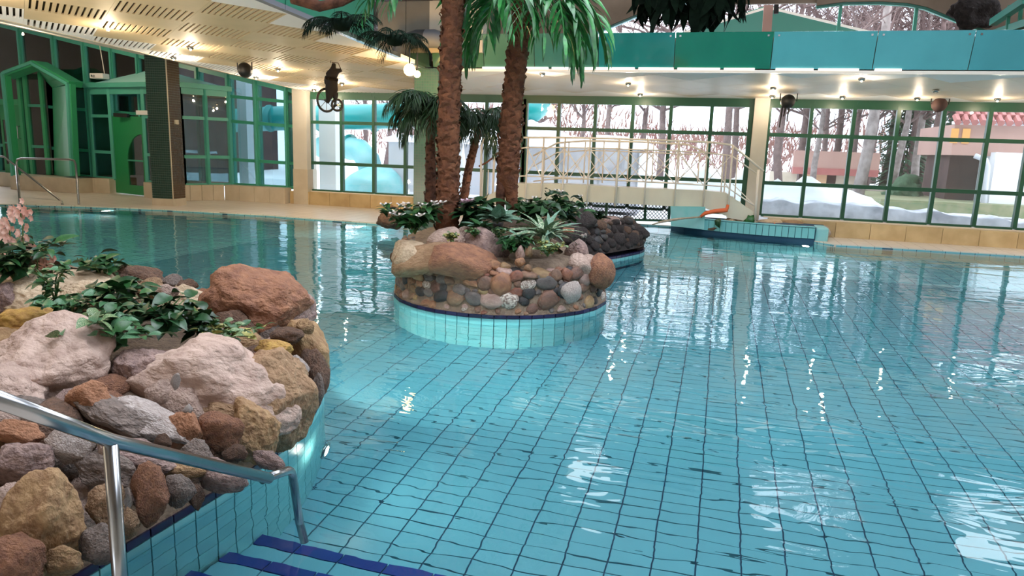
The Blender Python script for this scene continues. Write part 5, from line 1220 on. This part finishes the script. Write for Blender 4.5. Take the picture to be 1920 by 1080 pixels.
# enclosure with snow in the middle
en = thing('snowy_pool_enclosure', 'long pale panelled outdoor pool enclosure loaded with snow behind the bridge', 'enclosure', (-3, 20, 0))
ex = [(-6.5+i*1.05) for i in range(8)]
for a, b in zip(ex, ex[1:]):
    MB().box((a+.02, 0, 0), (b-.02, .05, 1.75)).build('wall_panel', 'grey_panel', en)
    MB().box((b-.03, -.04, 0), (b+.03, .02, 1.78)).build('frame_post', 'pipe_grey', en)
MB().box((ex[0], 0.06, 0), (ex[-1], 4, 1.6)).build('hall_body', 'grey_panel', en)
vs = []; fs = []; nx, ny = 60, 16
for j in range(ny+1):
    for i in range(nx+1):
        x = ex[0]-.2+(ex[-1]-ex[0]+.4)*i/nx; y = -.3+4.6*j/ny; e = min(1, i/4, (nx-i)/4, j/3, (ny-j)/3)
        h = 1.68+e**.5*(.26+.5*max(0, 1-abs(x+2.35)/.9)+.12*noise.noise(V((x*.9, y, 2)))+.08*(x > -.5))
        vs.append((x, y, h))
for j in range(ny):
    for i in range(nx): a = j*(nx+1)+i; fs.append((a, a+1, a+nx+2, a+nx+1))
g = MB(); g.add(vs, fs); g.build('snow_cover', 'snow', en, True)
# water slide
sl = thing('water_slide', 'teal tube water slide running across behind the left windows', 'slide', tuple(at(620, 220, Y=20.4))); so = V(sl.location)
def sp_(px, py, Y): return at(px, py, Y=Y)-so
MB().tube([sp_(440, 226, 21.2), sp_(520, 222, 20.8), sp_(620, 220, 20.4), sp_(700, 219, 20.4), sp_(780, 214, 20.8), sp_(840, 207, 21.3)], .38, 20).build('tube', 'tube_teal', sl, True)
for p in (505, 600, 700): MB().tube([sp_(p, 222, 20.6), sp_(p+3, 222, 20.6)], .42, 20).build('flange', 'tube_teal', sl, True)
MB().tube([sp_(960, 212, 21), sp_(1000, 206, 21.2), sp_(1012, 196, 21.6)], .36, 18).build('tube', 'tube_teal', sl, True)
MB().tube([sp_(600, 276, 20.6), sp_(645, 276, 20.4), sp_(675, 282, 20.2), sp_(690, 300, 20.0), sp_(700, 335, 19.9)], [.32, .34, .34, .36, .36], 20).build('elbow_tube', 'tube_pale', sl, True)
MB().tube([sp_(655, 276, 20.38), sp_(659, 276, 20.36)], .39, 20).build('flange', 'tube_teal', sl, True)
ds = link('slide_end_dome', rock_mesh(72, 4, .04, 2), 'tube_pale', None, at(700, 358, Y=19.6), None, (.86, .6, .72)); tag(ds, 'pale turquoise domed slide end half sunk in snow', 'slide')
ws_ = tag(MB().tube([at(857, 240, Y=19), at(862, 300, Y=19), at(866, 345, Y=19), at(862, 390, Y=19)], [.12, .16, .2, .22], 12).build('snow_heap', 'snow', None, True), 'column of white snow seen between the two palm trunks', 'snow')
for i, (px, w_, mt, lab) in enumerate(((462, .3, 'white_wall', 'pale blue-white post outside the left glass wall'), (618, .5, 'white_wall', 'white rendered pillar outside the left window'))):
    a = at(px, 340, Y=18.2); tag(MB().box((a.x-w_/2, 18.1, -.1), (a.x+w_/2, 18.4, 4.2)).build('outdoor_pillar', mt), lab, 'pillar')
dw = thing('dark_reflection_wall', 'dark brown building wall added behind the left panes for dark reflections', 'building', (-22, 24, 0))  # dark wall added so the left panes look dark with reflections
MB().box((-14, 0, 0), (3.5, 4, 6)).build('wall', 'dark_wall', dw)
for i in range(9): MB().box((-11+i*1.5, -.03, 1.2), (-10.2+i*1.5, 0, 2.3)).build('window', 'pipe_grey', dw)
MB().box((-14, -.06, 1.0), (3.5, 0, 1.1)).build('ledge', 'snow', dw)
# right house
hs = thing('red_roof_house', 'house with red tiled roof and white wall at the right', 'building', (7.5, 22, 0)); o = V(hs.location)
def hp(px, py, Y=22): return at(px, py, Y=Y)-o
a = hp(1862, 290); b = hp(2100, 290); zf = hp(1850, 285).z
MB().box((hp(1866, 300).x, 0, 0), (b.x+2, 3, zf)).build('white_wall', 'white_wall', hs)
MB().box((hp(1790, 300).x, .4, zf-.1), (b.x+2, 4, hp(1800, 232).z)).build('upper_wall', 'pink_wall', hs)
MB().box((hp(1806, 300).x, 1.2, 0), (hp(1868, 300).x, 3.6, zf)).build('recess_wall', 'dark_wall', hs)
for p in (1790, 1812): MB().box((hp(p, 260).x, .36, hp(1800, 268).z), (hp(p+14, 260).x, .4, hp(1800, 240).z)).build('lit_window', 'window_lit', hs)
MB().box((hp(1785, 300).x, .2, hp(1800, 232).z), (b.x+2, .5, hp(1800, 226).z)).build('gutter', 'white_wall', hs)
rw = (b.x+2-hp(1800, 230).x)
for r_ in range(9):
    z0 = hp(1800, 229).z+r_*.16; y0 = .1+r_*.22; xs_ = hp(1800+r_*9, 220).x
    n = int((b.x+2-xs_)/.2); mb = MB()
    for i in range(n): mb.tube([(xs_+i*.2, y0, z0), (xs_+i*.2, y0+.28, z0+.17)], .09, 6)
    mb.build('roof_tile_row', 'roof_red', hs)
MB().tube([hp(1828, 292), hp(1848, 300), hp(1852, 312), hp(1842, 400), hp(1838, 425)], .07, 10).build('downpipe', 'pipe_grey', hs, True)
for i, (px, py) in enumerate(((1822, 418), (1880, 424))):
    p = at(px, py, Y=19.4 if i == 0 else 19.0); tag(bevel(MB().box((-.32, -.2, -.22), (.32, .2, .2)).build('concrete_block', 'concrete'), .03).id_data, ('pale concrete block on the ground outside the right window', 'pale block by the outside rail at the far right')[i], 'block').location = p
rl = thing('outdoor_rail', 'small dark outdoor rail at the foot of the white wall', 'rail', tuple(at(1865, 420, Y=18.8))); o = V(rl.location)
MB().tube([at(1848, 425, Y=18.9)-o, at(1862, 410, Y=18.9)-o, at(1882, 409, Y=18.9)-o, at(1880, 430, Y=18.9)-o], .02, 6).build('rail_bar', 'duct', rl)
# low pink building
lb = thing('low_pink_building', 'low building with a wide pinkish fascia beyond the snow', 'building', (3.5, 30, 0)); o = V(lb.location)
def lp(px, py, Y=30): return at(px, py, Y=Y)-o
x0 = lp(1488, 300).x; x1 = lp(1650, 300).x; zt = lp(1560, 284).z; zm = lp(1560, 316).z
MB().box((x0, 0, zm), (x1, .3, zt)).build('fascia', 'pink_wall', lb); MB().box((x0+.3, .5, 0), (x1-.3, 4, zm)).build('wall', 'dark_wall', lb)
MB().box((x0, -.03, zm-.25), (x1, .35, zm)).build('eaves', 'roof_red', lb)
for p, w_, mt in ((1470, 1.0, 'kerb_pale'), (1532, .8, 'curtain'), (1596, .9, 'kerb_pale')): a = lp(p, 330); MB().box((a.x-w_/2, .4, 0), (a.x+w_/2, .5, zm-.2)).build('wall_panel', mt, lb)
# far hedge and tree line
for i, (x, y, w_, h) in enumerate(((-9, 40, 7, 3.6), (-3, 44, 7, 2.2), (3, 46, 6, 2.6), (10, 44, 7, 4), (18, 42, 8, 4.5), (-17, 40, 8, 3.4))):
    mb = MB(); rnd = random.Random(i)
    for k in range(650):
        px_ = rnd.gauss(0, w_*.4); z = h*rnd.random()**.7*(1-.4*(px_/w_)**2); p = V((px_, rnd.uniform(-1, 1), z)); d = V((rnd.gauss(0, .4), rnd.gauss(0, .4), 1)).normalized()*rnd.uniform(.4, 1.1); s = V((.045, 0, 0))
        mb.add([p-s, p+s, p+d], [(0, 1, 2)])
    o_ = mb.build('bare_bush', 'brush', None, False, (x, y, .6)); tag(o_, 'leafless reddish brown bush in the distance '+('left of the middle windows beyond the enclosure', 'behind the middle of the snowy enclosure', 'behind the white pillar', 'behind the low pink building', 'behind the red-roofed house', 'behind the water slide')[i], 'bush', 'distant leafless bushes')
# bare trees
def make_tree(seed, h, mat):
    rnd = random.Random(seed); tr = MB(); br_ = MB()
    P = [V((0, 0, -.2))]; 
    for k in range(6): P.append(P[-1]+V((rnd.gauss(0, .12), rnd.gauss(0, .12), h/6)))
    r = .1*h/8+.04
    tr.tube(P, [r*(1-.13*k) for k in range(7)], 8)
    def grow(p, d, L_, r, lv):
        n = 4; Q = [p]
        for k in range(n): d = (d+V((rnd.gauss(0, .18), rnd.gauss(0, .18), rnd.gauss(.05, .1)))).normalized(); Q.append(Q[-1]+d*L_/n)
        br_.tube(Q, [r*(1-.2*k) for k in range(n+1)], 4 if lv else 5, False)
        if lv < 3:
            for k in range(1, n+1):
                for _ in range(2 if lv < 2 else 1):
                    a = rnd.uniform(0, 6.28); s = V((math.cos(a), math.sin(a), rnd.uniform(-.2, .6))); grow(Q[k], (d*.7+s*.8).normalized(), L_*rnd.uniform(.4, .62), r*.5, lv+1)
    for k in range(2, 7):
        for _ in range(3): a = rnd.uniform(0, 6.28); grow(P[k], V((math.cos(a), math.sin(a), rnd.uniform(.2, .9))).normalized(), h*rnd.uniform(.2, .36), r*.35, 1)
    a = tr.mesh('trunk', True); a.materials.append(MAT[mat]); b = br_.mesh('branches'); b.materials.append(MAT['twig']); return a, b
protos = [make_tree(s, 9, m_) for s, m_ in ((1, 'twig'), (2, 'twig'), (3, 'trunk_grey'), (4, 'twig'))]
rnd = random.Random(12)
def tree(x, y, k, s, lab, grp, z=.4):
    t = thing('bare_tree', lab, 'tree', (x, y, z), grp); t.rotation_euler = (0, 0, rnd.uniform(0, 6)); t.scale = (s, s, s*rnd.uniform(.95, 1.2))
    link('trunk', protos[k][0], None, t); link('branches', protos[k][1], None, t)['kind'] = 'stuff'
ORD = ['first', 'second', 'third', 'fourth', 'fifth', 'sixth', 'seventh']
def grove(lst, cols, what, grp, py):
    by = {}
    for px, Y, k, s in lst: by.setdefault(sum(px > c for c in cols), []).append((Y, px, k, s))
    for c, l in by.items():
        l.sort()
        for n, (Y, px, k, s) in enumerate(l):
            rank = '' if len(l) == 1 else (', nearest of them' if n == 0 else (', farthest of them' if n == len(l)-1 else ', '+ORD[n]+' nearest of them'))
            where_ = 'the water slide left of the palms' if c == 0 else 'the '+ORD[c-1]+' pane column of '+what
            a = at(px, 285, Y=Y); tree(a.x, a.y, k, s, ('pale-trunked' if k == 2 else 'dark')+' bare tree beyond '+where_+rank, grp)
grove(((1145, 30, 0, .9), (1192, 33, 1, 1.0), (1240, 31, 0, 1.05), (1365, 27, 3, 1.0), (1375, 32, 0, 1), (1090, 38, 3, .9), (1010, 33, 0, .8), (720, 28, 1, .8), (770, 31, 3, .9), (680, 30, 0, .8)), (983, 1048, 1116, 1186, 1257, 1333), 'the middle windows', 'bare trees beyond the middle windows', 280)
grove(((1470, 27, 0, 1), (1500, 33, 1, 1.1), (1530, 29, 2, .8), (1548, 38, 3, 1), (1560, 34, 0, 1.1), (1590, 38, 1, 1.1), (1645, 38, 0, 1.2), (1680, 29, 2, .9), (1725, 30, 2, 1), (1745, 27, 3, .9), (1790, 38, 1, 1.2), (1630, 31, 3, 1), (1660, 34, 1, 1), (1700, 32, 0, 1.1), (1735, 34, 3, 1.1), (1765, 31, 1, 1.1), (1800, 34, 0, 1.1), (1830, 33, 3, 1), (1450, 40, 1, 1)), (1430, 1521, 1601, 1684, 1769, 1856), 'the right window', 'bare trees beyond the right window', 290)
a = at(1612, 300, Y=23.5); tree(a.x, a.y, 2, 1.25, 'pale grey tree trunk right outside the right window', None, .2)
ivy = MB()
for px, Y, h, lab in ((1690, 33, 5, 'dark evergreen beyond the lawn'), (1780, 35, 6, 'broad dark evergreen near the house')):
    mb = MB(); rnd2 = random.Random(px); a = at(px, 300, Y=Y)
    for k in range(2600):
        z = rnd2.random(); r = 1.6*(1-z*.8); th = rnd2.uniform(0, 6.28); q = r*math.sqrt(rnd2.random()); p = V((q*math.cos(th), q*math.sin(th), z*h)); d = V((math.cos(th), math.sin(th), -.4))*.35; s = V((-math.sin(th), math.cos(th), 0))*.06
        mb.add([p-s, p+s, p+d], [(0, 1, 2)])
    o_ = thing('evergreen_tree', lab, 'tree', (a.x, a.y, .4)); mb.build('foliage', 'evergreen', o_)['kind'] = 'stuff'; MB().tube([(0, 0, 0), (0, 0, h*.9)], [.15, .03], 7).build('trunk', 'twig', o_)
